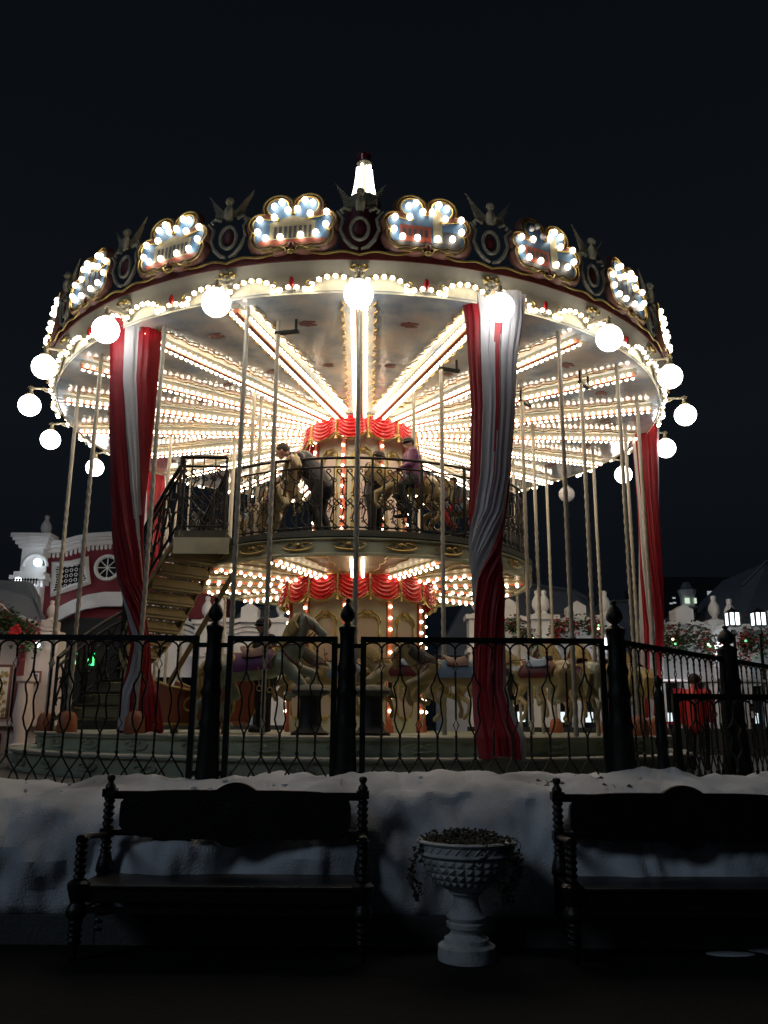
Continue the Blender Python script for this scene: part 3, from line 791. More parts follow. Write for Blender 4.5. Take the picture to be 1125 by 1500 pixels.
# angels between the cartouches
b = MB(); y = -R0-.12
b.tube([(0.115*cos(q*pi/12)*1.0, y, 7.72+.16*sin(q*pi/12)) for q in range(24)], .024, 7, closed=True)
for s in (-1, 1):
    b.tube([(s*.02, y, 7.43), (s*.10, y, 7.46), (s*.19, y, 7.56), (s*.25, y, 7.70), (s*.22, y, 7.86), (s*.30, y, 7.96), (s*.34, y, 7.9)], [.02,.03,.03,.025,.025,.02,.012], 7)
    b.tube([(s*.12, y, 7.98), (s*.2, y, 8.02), (s*.25, y, 7.98), (s*.22, y, 7.94)], .022, 6)
    for k in range(6):                                  # wing feathers
        b.tube([(s*.05, y+.02, 8.10-.012*k), (s*(.15+.014*k), y+.03, 8.18-.026*k), (s*(.34-.028*k), y+.05, 8.42-.066*k)], [.018, .026, .005], 5, flat=.5)
b.tube([(0, y, 7.98), (0, y-.01, 8.06), (0, y-.01, 8.14), (0, y-.01, 8.19)], [.05, .07, .06, .03], 9)
b.ball((0, y-.02, 8.24), .052, 2, (1,1,1.15)); b.ball((0, y+.0, 8.27), .055, 2, (1.05,1,.8)); b.ball((0, y-.075, 8.235), .012, 1)
an = b.build('angel_ornament', M['bronze'], car)
b = MB(); b.ball((0, y+.01, 7.72), .095, 2, (.8, .25, 1.2)); b.build('medallion', M['darkred'], an)
rep(an, [PH+18*i for i in range(20)])
# globe lamps
b = MB()
b.tube([(0,-R0-.02,6.99),(0,-R0-.14,7.0),(0,-5.76,6.985),(0,-5.86,6.985)], .018, 7)
b.tube([(0, -5.84-q[0], q[2]) for q in spiral(0, 6.97, .05, .02, 0, 5)], .012, 6)
b.tube([(0,-R0-.03,6.93),(0,-R0-.1,6.95),(0,-5.68,6.99)], .012, 6)
b.lathe([(.02,.15),(.035,.13),(.028,.09),(.05,.045),(.085,.02),(.07,-.01)], 16, (0, -5.84, 6.83))
lamp = b.build('globe_lamp', M['brass'], car)
b = MB(); b.ball((0,-5.84,6.67), .183, 3); b.build('globe', M['globe'], lamp)
LA = [PH+18*i for i in range(-7, 8)]
for a, o in zip(LA, rep(lamp, LA)):
    if a == PH+18*7:
        gm = o.children[0].data.copy(); gm.materials[0] = M['globe_off']; o.children[0].data = gm; o['label'] = 'unlit globe lamp'
# spire on the roof
b = MB(); b.lathe([(.30,11.55),(.36,11.7),(.34,11.86),(.16,12.0),(.13,12.7),(.16,12.74),(.12,12.8),(0,12.8)], 20); sp_ = b.build('spire', M['bronze'], car)
for k in range(10):
    a = 2*pi*k/10; b = MB()
    b.tube([(r*cos(a), r*sin(a), z) for r, z in ((.27,11.88),(.215,12.05),(.18,12.25),(.155,12.45),(.14,12.62+.05*(k % 2)))], .028, 6); b.build('neon_tube', M['neon'], sp_)
b = MB(); b.lathe([(0,12.8),(.12,12.8),(.125,12.85),(.13,12.93),(.09,12.97),(0,12.98)], 16)
for k in range(8): b.ball((.12*cos(k*pi/4), .12*sin(k*pi/4), 12.95), .03, 1)
b.build('red_cap', M['red'], sp_)
# poles
def pole_mb(z0, z1, r=.031):
    b = MB(); n = 10; m = int((z1-z0)/.028); vs = []; fs = []
    for i in range(m+1):
        z = z0+(z1-z0)*i/m
        for k in range(n):
            a = 2*pi*k/n; tw = 1+.13*sin(a*2+z*42); tw = 1 if z > 5.0 else tw
            vs.append((r*tw*cos(a), r*tw*sin(a), z))
    for i in range(m):
        for k in range(n): fs.append((i*n+k, i*n+(k+1) % n, (i+1)*n+(k+1) % n, (i+1)*n+k))
    b.add(vs, fs); return b
POL = [(-65.6,5.10,1),(-48.3,5.15,1),(-31.0,5.14,1),(-15.6,5.18,0),(1.3,5.2,0),(34,5.2,0),(51.6,5.14,1),(67.6,5.08,1),(83.2,4.9,1),(103,4.8,1),(120.5,4.6,1),
       (-12.6,4.70,2),(20.9,3.66,2),(50.4,4.58,2),(52.2,3.45,2),(86.4,3.25,0),(119.6,3.65,0),(-113,3.82,0),(-121.7,4.74,0),(-140,4.8,0),(145,4.8,0),(170,4.7,0),(-165,4.8,0),(-90,3.6,0)]
pm = pole_mb(FZ, CZ).build('pole', M['brassdull'], car); pm.data.name = 'pole'
b = MB(); b.lathe([(.13,FZ),(.135,FZ+.06),(.12,FZ+.2),(.09,FZ+.26),(.04,FZ+.28)], 16)
cone_me = b.build('pole_foot', M['brown'], pm)
b = MB(); b.box(-.04, .30, -.03, .03, 6.72, 6.76); b.tube([(.26,0,6.74),(.26,0,6.92)], .02, 6); b.tube([(-.02,0,6.74),(-.02,0,6.92)], .02, 6)
crank = b.build('crank', M['iron'], pm, smooth=False)
for i, (a, r, kind) in enumerate(POL):
    if i == 0: o = pm
    else: o = pm.copy(); col.objects.link(o)
    o.location = circ(r, a, 0); o.rotation_euler.z = R(a)
    if i:
        if kind == 1: c = cone_me.copy(); col.objects.link(c); c.parent = o
        if kind == 2: c = crank.copy(); col.objects.link(c); c.parent = o
bpy.data.objects.remove(crank)
up = pole_mb(DZ, CZ).build('pole', M['brassdull'], car)
for i, (a, r) in enumerate([(21.8,2.50),(-36.6,2.83),(-43.3,2.40),(60,2.4),(100,2.5),(-100,2.5),(150,2.4)]):
    o = up if i == 0 else up.copy()
    if i: col.objects.link(o)
    o.location = circ(r, a, 0)
# staircase
st = MB()
A_, B_, C_, D_ = V((-2.75, 12.75, 0)), V((-3.5, 13.45, 0)), V((-4.1, 14.4, 0)), V((-4.35, 13.1, 0))
NS = 14
def sp_at(t_):
    u = 1-t_; p = A_*u**3+B_*3*u*u*t_+C_*3*u*t_*t_+D_*t_**3
    d = (B_-A_)*3*u*u+(C_-B_)*6*u*t_+(D_-C_)*3*t_*t_; d.normalize(); s = V((-d.y, d.x, 0))   # s: to the left of travel downwards
    return p-V((AX, AY, 0)), d, s
HW = .42
def HWF(t_): return .40+.2*t_
def stair_pts(side, dz, n=28):
    o = []
    for i in range(n+1):
        t_ = i/n; p, d, s = sp_at(t_); z = DZ+(FZ-DZ)*t_; o.append(p+s*side*HWF(t_)+V((0,0,z+dz)))
    return o
def ribbon(b, pts, h, th):
    vs = []; fs = []
    for i, p in enumerate(pts):
        d = (pts[min(i+1, len(pts)-1)]-pts[max(i-1, 0)]); d.z = 0; d.normalize(); s = V((-d.y, d.x, 0))*th/2
        vs += [p-s, p+s, p+s-V((0,0,h)), p-s-V((0,0,h))]
    for i in range(len(pts)-1):
        for q in range(4): fs.append((i*4+q, (i+1)*4+q, (i+1)*4+(q+1) % 4, i*4+(q+1) % 4))
    fs += [(3,2,1,0), tuple(len(vs)-4+q for q in range(4))]; b.add(vs, fs)
for s in (-1, 1): ribbon(st, stair_pts(s, .0), .10, .04)
stair = st.build('staircase', M['treadunder'], car, smooth=False)
for i in range(NS):
    t0, t1 = i/NS, (i+1)/NS; HW = HWF((t0+t1)/2); z = DZ-(i+1)*(DZ-FZ)/(NS+1)
    p0, d0, s0 = sp_at(t0); p1, d1, s1 = sp_at(t1); p0 = p0-d0*.03
    b = MB(); q = [p0-s0*HW*.96, p0+s0*HW*.96, p1+s1*HW*.96, p1-s1*HW*.96]
    b.add([v_+V((0,0,z-.03)) for v_ in q]+[v_+V((0,0,z)) for v_ in q], [(3,2,1,0),(4,5,6,7),(0,1,5,4),(1,2,6,5),(2,3,7,6),(3,0,4,7)])
    q = [p0-s0*HW*.95, p0+s0*HW*.95, p0+s0*HW*.95+d0*.02, p0-s0*HW*.95+d0*.02]
    b.add([v_+V((0,0,z+.012)) for v_ in q]+[v_+V((0,0,z+.145)) for v_ in q], [(3,2,1,0),(4,5,6,7),(0,1,5,4),(1,2,6,5),(2,3,7,6),(3,0,4,7)])
    so2 = fixnormals(b.build('step', M['treadunder'], stair, smooth=False))
    b = MB(); q = [p0-s0*HW*.97-d0*.0, p0+s0*HW*.97, p1+s1*HW*.97+d1*.05, p1-s1*HW*.97+d1*.05]
    b.add([v_+V((0,0,z+.003)) for v_ in q]+[v_+V((0,0,z+.022)) for v_ in q], [(3,2,1,0),(4,5,6,7),(0,1,5,4),(1,2,6,5),(2,3,7,6),(3,0,4,7)])
    fixnormals(b.build('tread_cover', M['darkdeck'], so2, smooth=False))
for s in (-1, 1):
    b = MB(); top = stair_pts(s, 1.08); lo = stair_pts(s, .94); bot = stair_pts(s, .14)
    b.tube(top, .034, 8); b.tube(lo, .022, 6); b.tube(bot, .022, 6)
    for i in range(0, 29, 4): b.tube([bot[i]-V((0,0,.14)), top[i]], .024, 6)
    for i in range(0, 28, 1):
        P0, P1, Q0, Q1 = bot[i], bot[i+1], lo[i], lo[i+1]
        w1 = lambda x, z: (P0.lerp(P1, x)).lerp(Q0.lerp(Q1, x), z)
        sg = 1 if i % 2 else -1
        b.tube([w1(.5+.45*sin(k*pi/6)*sg, k/12) for k in range(13)], .018, 5)
        b.tube([w1(.5-sg*(.1+.32*cos(k)), .30+.06*sin(k)) for k in [j*.7 for j in range(7)]], .014, 4)
        b.tube([w1(.5+sg*(.1+.32*cos(k)), .70+.06*sin(k)) for k in [j*.7 for j in range(7)]], .014, 4)
    b.build('stair_railing', M['railiron'], stair)
b = MB(); pa, da, sa = sp_at(0)                      # landing and its drop panel
b.box(-2.66, -1.9, -3.05, -2.4, DZ-.14, DZ-.015); b.build('landing', M['darkdeck'], stair, smooth=False)

b = MB(); x0, x1, yy = -2.62, -1.93, -3.03                # railing on the landing's outer edge
for z, r_ in ((DZ+1.13, .03), (DZ+.985, .02), (DZ+.05, .018)): b.tube([(x0, yy, z), (x1, yy, z)], r_, 6)
for i in range(5): b.tube([(x0+(x1-x0)*i/4, yy, DZ), (x0+(x1-x0)*i/4, yy, DZ+1.12)], .022 if i in (0, 4) else .011, 6)
for i in range(5):
    scroll(b, x0+.02+.13*i, DZ+.9, x0+.13*i+.14, DZ+.5, .014, 3, lambda q: [V((p[0], yy, p[2])) for p in q]); scroll(b, x0+.02+.13*i, DZ+.48, x0+.13*i+.14, DZ+.1, .014, 3, lambda q: [V((p[0], yy, p[2])) for p in q])
b.build('landing_railing', M['railiron'], stair)
b = MB(); b.box(x0-.03, x1+.1, -3.09, -3.055, 3.93, DZ-.13); b.build('landing_panel', M['fasciagreen'], stair, smooth=False)
b = MB(); q0, q1 = at(342, 840, 12.45)-V((AX,AY,0)), at(210, 1066, 12.9)-V((AX,AY,0))
b.tube([q0, q1], .075, 4, flat=.6); b.build('support_strut', M['treadunder'], stair, smooth=False)

# ------------------------------------------------------------ horses
def horse_parts(bodym, manem, clothm, saddlem, variant=0):
    t = bpy.data.objects.new('carousel_horse', None); col.objects.link(t); t.empty_display_size = .1
    b = MB()
    b.limb([(-.44,0,.80),(-.2,0,.775),(.1,0,.765),(.34,0,.83)], [.185,.185,.178,.175], 14)
    b.limb([(.36,0,.84),(.47,0,.98),(.55,0,1.14),(.60,0,1.27)] if variant != 1 else [(.36,0,.84),(.52,0,.95),(.64,0,1.05),(.70,0,1.14)], [.165,.13,.10,.085], 12)
    if variant == 1: H = V((.71,0,1.15)); hd = [(0,0,.02),(.08,0,-.07),(.12,0,-.20),(.12,0,-.27)]
    else: H = V((.61,0,1.28)); hd = [(0,0,.02),(.10,0,-.04),(.20,0,-.14),(.245,0,-.19)]
    b.limb([H+V(p) for p in hd], [.088,.078,.052,.048], 10)
    b.limb([H+V(hd[2])+V((-.03,0,-.02)), H+V(hd[3])+V((-.045,0,-.015))], [.035,.028], 8)
    for s in (-1, 1):
        b.limb([H+V((-.02,s*.045,.07)), H+V((.0,s*.055,.15))], [.028,.010], 6)
        b.ball(H+V((.07,s*.065,.0)), .022, 1)
    b.limb([(-.46,.10,.76),(-.50,.11,.58),(-.40,.11,.44)], [.15,.11,.075], 10)
    b.limb([(-.40,.11,.44),(-.60,.11,.30)], [.062,.045], 8); b.limb([(-.60,.11,.30),(-.56,.11,.12)], [.040,.032], 8); b.limb([(-.56,.11,.12),(-.50,.11,.05)], [.036,.048], 8)
    b.limb([(-.48,-.10,.76),(-.60,-.11,.60),(-.64,-.11,.46)], [.15,.11,.075], 10)
    b.limb([(-.64,-.11,.46),(-.84,-.11,.38)], [.062,.045], 8); b.limb([(-.84,-.11,.38),(-.90,-.11,.20)], [.040,.032], 8); b.limb([(-.90,-.11,.20),(-.88,-.11,.11)], [.036,.048], 8)
    b.limb([(.36,.10,.76),(.50,.11,.66),(.64,.11,.62)], [.11,.08,.055], 10); b.limb([(.64,.11,.62),(.66,.11,.42)], [.05,.036], 8); b.limb([(.66,.11,.42),(.60,.11,.34)], [.036,.045], 8)
    b.limb([(.34,-.10,.76),(.46,-.11,.58),(.56,-.11,.46)], [.11,.08,.055], 10); b.limb([(.56,-.11,.46),(.42,-.11,.34)], [.05,.036], 8); b.limb([(.42,-.11,.34),(.36,-.11,.36)], [.036,.045], 8)
    remesh(b, 'body', bodym, .017, t, 3)
    b = MB()
    nk = [V(p) for p in ([(.60,0,1.36),(.50,0,1.28),(.42,0,1.12),(.33,0,.98)] if variant != 1 else [(.70,0,1.24),(.60,0,1.16),(.46,0,1.06),(.34,0,.99)])]
    for k in range(26):
        t_ = k/25; i = min(2, int(t_*3)); p = nk[i].lerp(nk[i+1], t_*3-i); s = 1 if k % 2 else -1
        b.tube([p, p+V((-.07, s*.05, -.0)), p+V((-.10, s*.11, -.08)), p+V((-.06, s*.13, -.17)), p+V((-.10, s*.125, -.23))], [.03,.036,.034,.026,.006], 6)
    b.tube([nk[0]+V((0,0,-.02)), nk[0]+V((.07,0,.0)), nk[0]+V((.12,.01,-.07))], [.035,.03,.008], 6)
    b.build('mane', manem, t)
    b = MB()
    for k in range(7):
        o = V((0, (k-3)*.018, 0))
        b.tube([V((-.60,0,.88)), V((-.74,0,.88))+o, V((-.86,0,.74))+o*1.6, V((-.84,0,.56))+o*2, V((-.94+.02*k,0,.40))+o*2.4], [.03,.045,.045,.035,.006], 6)
    b.build('tail', manem, t)
    def shell(x0, x1, a0, a1, r, th, nm, m_, par=t, zc=.772, lift=0):
        b = MB(); vs = []; fs = []; nu, nv = 12, 14
        for q in (r, r+th):
            for i in range(nu+1):
                for j in range(nv+1):
                    a = a0+(a1-a0)*j/nv; x = x0+(x1-x0)*i/nu
                    rr = q+lift*((2*i/nu-1)**2)*max(0, cos(a))
                    vs.append((x+.03*sin(5*a), rr*sin(a), zc+rr*cos(a)))
        K2 = (nu+1)*(nv+1)
        for i in range(nu):
            for j in range(nv):
                a_ = i*(nv+1)+j; b_ = (i+1)*(nv+1)+j; fs += [(a_, a_+1, b_+1, b_), (a_+K2, b_+K2, b_+1+K2, a_+1+K2)]
        for i in range(nu):
            for j in (0, nv): a_ = i*(nv+1)+j; b_ = (i+1)*(nv+1)+j; fs.append((a_, b_, b_+K2, a_+K2))
        for j in range(nv):
            for i in (0, nu): a_ = i*(nv+1)+j; fs.append((a_, a_+1, a_+1+K2, a_+K2))
        b.add(vs, fs); return fixnormals(b.build(nm, m_, par))
    shell(-.34, .20, -1.9, 1.9, .188, .014, 'saddle_cloth', clothm)
    sd_ = shell(-.22, .10, -1.1, 1.1, .205, .028, 'saddle', saddlem, lift=.05)
    b = MB()
    for x in (-.34, .20): b.tube([(x+.03*sin(5*a), .205*sin(a), .772+.205*cos(a)) for a in [-1.9+3.8*j/20 for j in range(21)]], .012, 5)
    for s in (-1, 1):
        b.tube([(.02, s*.235, .74), (.02, s*.25, .5)], .008, 4); b.tube([(.02+.035*cos(k), s*.25, .47+.035*sin(k)) for k in [j*.7 for j in range(9)]], .007, 4, closed=True)
    b.build('gold_trim', M['gold'], sd_)
    b = MB()
    b.tube([(.30+.22*.7*0, .19*sin(a), .88+.19*cos(a)) if False else V((.40-.10*cos(a), .175*sin(a), .83+.12*cos(a))) for a in [2*pi*j/20 for j in range(20)]], .014, 5, closed=True)
    P = [H+V((.12,s*.075,-.08)) for s in (-1, 1)]
    for s in (-1, 1):
        b.tube([H+V((.04,s*.09,.06)), H+V((.06,s*.085,-.04)), H+V((.15,s*.066,-.14)), H+V((.19,s*.05,-.19))], .010, 5)
        b.tube([H+V((.15,s*.066,-.14)), H+V((-.05,s*.14,-.30)), V((.30,s*.17,.98)), V((.12,s*.08,1.0))], .008, 5)
    b.tube([H+V((.14-.0*cos(a), .068*sin(a), -.09+.068*cos(a)*.8)) for a in [2*pi*j/14 for j in range(14)]], .010, 5, closed=True)
    b.build('bridle', M['darkred'], t)
    return t
def place(o, x, y, z, heading, scale, label, tilt=0, group='galloping carousel horses'):
    o.location = (x, y, z); o.rotation_euler = (0, R(tilt), R(heading)); o.scale = (scale,)*3
    o.name = 'carousel_horse'; tag(o, label, 'carousel horse', group)
hA = horse_parts(M['greyhorse'], M['mane'], M['plumcloth'], M['saddle'], 0)
hB = horse_parts(M['ivory'], M['mane'], M['darkred'], M['bluecloth'], 1)
hC = horse_parts(M['tanhorse'], M['darkmane'], M['bluecloth'], M['saddle'], 1)
hD = horse_parts(M['ivory'], M['mane'], M['plumcloth'], M['saddle'], 0)
def P2(px, Y): v_ = at(px, 980, Y); return v_.x
L = FZ
place(hA, P2(392, 11.35), 11.35, L+.10, -8, 1.0, 'grey green horse facing right with purple saddle cloth, left of the middle fence post', -6)
for src, px, Y, lift, hd_, sc_, lb in (
 (hC, 662, 11.1, .10, 176, .86, 'tan horse with dark mane on the lower deck, beside the straight front drape'),
 (hB, 592, 11.9, .16, 172, .86, 'ivory horse with ochre mane and lowered head just right of the middle fence post'),
 (hD, 640, 12.9, .20, 168, .82, 'ivory horse with raised head directly in front of the carousel column'),
 (hB, 785, 11.7, .14, 150, .86, 'ivory yellow maned horse right of the straight front drape, lower deck'),
 (hA, 838, 12.9, .18, 130, .88, 'grey green horse facing the viewer behind the right fence panel'),
 (hD, 878, 13.6, .22, 118, .88, 'ivory horse with raised head next to the right domed fence post'),
 (hC, 498, 12.3, .16, 182, .84, 'tan horse with pale blue saddle cloth directly behind the middle fence post'),
 (hB, 455, 12.7, .20, 185, .80, 'ivory horse left of the middle fence post, behind the dark stool'),
 (hB, 742, 14.6, .2, 125, .9, 'ivory horse deep inside the lower deck right of the column'),
 (hC, 815, 15.2, .2, 105, .9, 'tan horse deep inside the lower deck behind two ivory ones'),
 (hD, 345, 13.9, .2, -30, .9, 'ivory horse behind the brown chariot at the left of the lower deck'),
 (hA, 925, 14.6, .2, 95, .9, 'grey green horse at the right edge of the lower deck past the domed post')):
    h = copy_tree(src); place(h, P2(px, Y), Y, L+lift, hd_, sc_, lb, 0)
# upper deck
U = DZ
place(hD, P2(404, 13.0)+.0, 13.05, U+.02, -62, .86, 'cream horse facing outwards on the upper deck beside the stooping adult', -4, 'galloping carousel horses')
h = copy_tree(hB); place(h, .40, 13.12, U+.26, 184, .80, 'cream horse on the upper deck carrying the rider in the plum jacket', 2)
h = copy_tree(hC); place(h, 1.12, 13.3, U-.02, 165, .72, 'small horse on the upper deck carrying the dark haired child', 0)
place(hC, -2.25, 14.6, U+.1, -60, .8, 'tan horse at the left of the upper deck behind the stair railing', 0)
place(hB, .9, 17.4, U+.1, 70, .8, 'ivory horse on the far side of the upper deck', 0)

# chariot on the lower deck
t = thing('chariot', 'orange brown two seat chariot with gilded edge behind the left fence post', 'chariot', (P2(300, 12.1), 12.1, L), R(-12))
b = MB(); out = [(-.62,.12),(-.66,.55),(-.60,.72),(-.35,.62),(.0,.56),(.30,.64),(.52,.82),(.62,.62),(.60,.3),(.50,.12)]
for y in (-.38, .36): b.prism(out, y, y+.03)
b.box(-.6, .5, -.35, .36, .10, .16); b.box(-.56, -.15, -.35, .36, .34, .40); b.box(-.64, -.58, -.35, .36, .16, .62)
b.build('tub', M['brown'], t, smooth=False)
b = MB()
for y in (-.395, .395): b.tube([(x, y, z) for x, z in out], .02, 6, closed=True); b.tube([(q[0], y, q[2]) for q in spiral(0, .36, .13, .03, 0, 8)], .018, 6)
b.build('gold_trim', M['gold'], t)
b = MB(); b.ball((-.35, 0, .42), .2, 2, (1, 1.6, .3)); b.build('cushion', M['darkred'], t)
for s in (-.4, .35):
    b = MB(); b.lathe([(.0,0),(.06,0),(.05,.1),(0,.1)], 12, (s, 0, 0)); b.build('foot', M['gold'], t)
# mounting stools at the platform edge
for i, (px, lb) in enumerate(((456, 'dark mushroom shaped stool left of the middle fence post'), (545, 'dark mushroom shaped stool right of the middle fence post'))):
    t = thing('mounting_stool', lb, 'stool', (P2(px, 10.75), 10.75, L), 0, 'dark stools at the carousel edge')
    b = MB(); b.lathe([(0,0),(.23,0),(.23,.03),(.17,.06),(.14,.12),(.13,.42),(.15,.46),(.16,.47)], 24); b.build('pedestal', M['railiron'], t)
    b = MB(); b.lathe([(.16,.465),(.23,.49),(.245,.53),(.22,.57),(.12,.60),(0,.61)], 24); b.build('seat', M['darkdeck'], t)

# ------------------------------------------------------------ people
def hand(b, w_, d, palm, curl, s=1.0, side=1):
    "palm plus five bent fingers; d = finger direction, palm = normal out of the palm"
    d = V(d).normalized(); n = V(palm).normalized(); a = d.cross(n).normalized()*side; w_ = V(w_)
    b.limb([w_, w_+d*.045*s, w_+d*.085*s], [.026*s, .034*s, .032*s], 8, sq=.7)
    for k, (off, ln) in enumerate(((-.028,.062),(-.010,.075),(.009,.070),(.026,.055))):
        p0 = w_+d*.085*s+a*off*s; p1 = p0+(d*cos(curl*.5)+n*sin(curl*.5))*ln*.5*s; p2 = p1+(d*cos(curl*1.3)+n*sin(curl*1.3))*ln*.5*s
        b.limb([p0, p1, p2], [.0095*s, .009*s, .0075*s], 6)
    p0 = w_+d*.03*s-a*.032*s; p1 = p0+(d*.6-a*.7+n*.2).normalized()*.035*s; b.limb([p0, p1, p1+(d*.9+n*.4).normalized()*.03*s], [.012*s, .011*s, .009*s], 6)
def person(label, J, jacket, legs, loc, rz, scale=1.0, cap=None, hair=None, long_hair=False, cat='person', gloves=None, extra=None):
    """J: hip, chest, neck, head, facing, l/r shoulder-elbow-wrist, hip-knee-ankle (metres, x = forward)"""
    t = thing('person', label, cat, loc, rz); t.scale = (scale,)*3
    hip, ch, nk, hd = [V(J[k]) for k in ('hip', 'chest', 'neck', 'head')]; fc = V(J['face']).normalized(); upv = (hd-nk).normalized()
    b = MB(); up_ = (hd-nk).normalized(); side = fc.cross(up_).normalized(); up_ = side.cross(fc).normalized() if abs(fc.dot(up_)) > .01 else up_
    b.limb([hip, (hip+ch)/2, ch, nk], [.13, .12, .13, .055], 12); b.limb([nk, hd], [.055, .06], 10)
    b.ball(hd+up_*.01-fc*.01, .098, 2, (1, 1, 1.08)); b.limb([hd-up_*.02, hd-up_*.075+fc*.035], [.078, .045], 10)
    b.limb([hd+fc*.085+up_*.012, hd+fc*.115-up_*.018], [.012, .018], 6)          # nose
    for s in (-1, 1):
        b.ball(hd+side*s*.094-fc*.01-up_*.012, .022, 1, (.6, .9, 1.3))
        b.limb([hd+fc*.085+side*s*.02+up_*.032, hd+fc*.075+side*s*.05+up_*.03], [.012, .010], 6)   # brow
    b.limb([hd+fc*.085-up_*.055-side*.022, hd+fc*.09-up_*.055, hd+fc*.085-up_*.055+side*.022], [.010, .013, .010], 6)   # lips
    jk = MB(); tr = MB(); sh = MB()
    jk.limb([hip+V((0,0,-.10)), (hip+ch)/2, ch], [.195, .19, .195], 14, sq=1); jk.limb([ch, nk+(ch-nk)*.15], [.15, .085], 12)
    for s_, nm in ((1, 'l'), (-1, 'r')):
        S, E_, W = [V(p) for p in J['arm_'+nm]]; Hh, Kn, An = [V(p) for p in J['leg_'+nm]]
        b.limb([S, E_, W], [.05, .042, .030], 10); b.limb([Hh, Kn, An], [.085, .058, .042], 10)
        jk.limb([ch.lerp(S, .3), S], [.12, .095], 10); jk.limb([S, E_], [.088, .066], 10); jk.limb([E_, W.lerp(E_, .06)], [.066, .048], 10)
        tr.limb([hip.lerp(Hh, .5), Hh, Kn], [.12, .115, .082], 12); tr.limb([Kn, An+V((0,0,.02))], [.080, .062], 10)
        d = (W-E_).normalized(); pn = V((0,0,-1)) if abs(d.z) < .8 else V((1,0,0))
        hand(b, W, d, (pn-d*pn.dot(d)), .9, 1.0, s_)
        fd = V(J.get('toe_'+nm, (1,0,0))).normalized()
        sh.limb([An+V((0,0,-.03))-fd*.03, An+V((0,0,-.045))+fd*.08, An+V((0,0,-.052))+fd*.16], [.05, .045, .036], 10)
    remesh(b, 'body', M['skin'], .0115, t, 2)
    remesh(jk, 'jacket', jacket, .018, t, 4); remesh(tr, 'trousers', legs, .018, t, 4); remesh(sh, 'shoes', M['black'], .013, t, 2)
    e_ = MB()
    for s in (-1, 1): e_.ball(hd+fc*.088+side*s*.034+up_*.014, .011, 1)
    e_.build('eyes', M['black'], t)
    hb = MB()
    if cap is not None:
        hb.ball(hd+up_*.045-fc*.008, .112, 3, (1, 1, .82)); hb.tube([hd+up_*.03+(fc*cos(a)+side*sin(a))*.107 for a in [2*pi*k/20 for k in range(20)]], .017, 6, closed=True)
        hb.build('cap', cap, t)
    hb = MB(); hb.ball(hd+up_*.035-fc*.028, .108, 3, (1, 1, .98)); 
    if long_hair: hb.limb([hd-fc*.06, nk-fc*.08-V((0,0,.06))], [.09, .05], 10)
    remesh(hb, 'hair', M['hair'], .014, t, 1)
    if extra: extra(t)
    return t
# stooping adult, dark puffer jacket (upper deck, left of the column)
J = dict(hip=(-.15,0,.92), chest=(.16,0,1.24), neck=(.36,0,1.36), head=(.50,0,1.42), face=(1,0,-.35),
  arm_l=[(.20,.20,1.26),(.36,.24,1.00),(.50,.16,.82)], arm_r=[(.20,-.20,1.26),(.34,-.26,.98),(.46,-.20,.76)],
  leg_l=[(-.15,.1,.88),(-.02,.13,.48),(-.16,.13,.10)], leg_r=[(-.15,-.1,.88),(-.12,-.12,.48),(-.26,-.12,.10)])
person('adult stooping in a dark navy quilted jacket beside a cream horse, upper deck', J, M['navy'], M['black'], (-1.14, 13.25, U), R(176), 1.05)
# man standing behind the rider's horse
J = dict(hip=(0,0,.94), chest=(.02,0,1.30), neck=(.04,0,1.50), head=(.08,0,1.62), face=(1,-.25,-.25),
  arm_l=[(.02,.21,1.40),(.08,.25,1.12),(.30,.18,1.10)], arm_r=[(.02,-.21,1.40),(.08,-.25,1.12),(.32,-.14,1.12)],
  leg_l=[(0,.1,.9),(.02,.12,.5),(0,.12,.1)], leg_r=[(0,-.1,.9),(.03,-.12,.5),(0,-.12,.1)])
person('man in dark jacket and dark cap standing upright on the upper deck', J, M['navy'], M['black'], (-.16, 13.6, U), R(-30), .92, cap=M['hair'])
# rider in plum jacket
J = dict(hip=(-.02,0,.93), chest=(.02,0,1.26), neck=(.06,0,1.44), head=(.10,0,1.57), face=(1,.5,-.2), coat=1,
  arm_l=[(.02,.2,1.36),(.10,.26,1.10),(.30,.13,1.02)], arm_r=[(.02,-.2,1.36),(-.12,-.26,1.12),(.06,-.18,.98)],
  leg_l=[(0,.13,.86),(.26,.27,.68),(.14,.29,.30)], leg_r=[(0,-.13,.86),(.26,-.27,.68),(.14,-.29,.30)])
person('rider in a plum padded jacket and dark hat seated on a cream horse', J, M['purple'], M['black'], (.46, 13.1, U+.22), R(184), .86, cap=M['hair'])
# child on the small horse
person('small child with dark hair and a grey snowsuit riding beside the plum jacket rider', J, M['grey'], M['redcoat'], (1.16, 13.3, U+.07), R(165), .60)
# adult standing between the horses behind the purple saddle cloth (lower deck)
J = dict(hip=(0,0,.94), chest=(.02,0,1.28), neck=(.04,0,1.48), head=(.07,0,1.60), face=(1,0,-.1),
  arm_l=[(.02,.21,1.38),(.06,.26,1.10),(.22,.2,.98)], arm_r=[(.02,-.21,1.38),(.06,-.26,1.10),(.22,-.2,1.0)],
  leg_l=[(0,.1,.9),(.02,.12,.5),(0,.12,.1)], leg_r=[(0,-.1,.9),(.03,-.12,.5),(0,-.12,.1)])
person('person in dark clothing and dark cap standing behind the grey green horse', J, M['black'], M['black'], (P2(389, 12.2), 12.2, L), R(-150), .92, cap=M['black'])
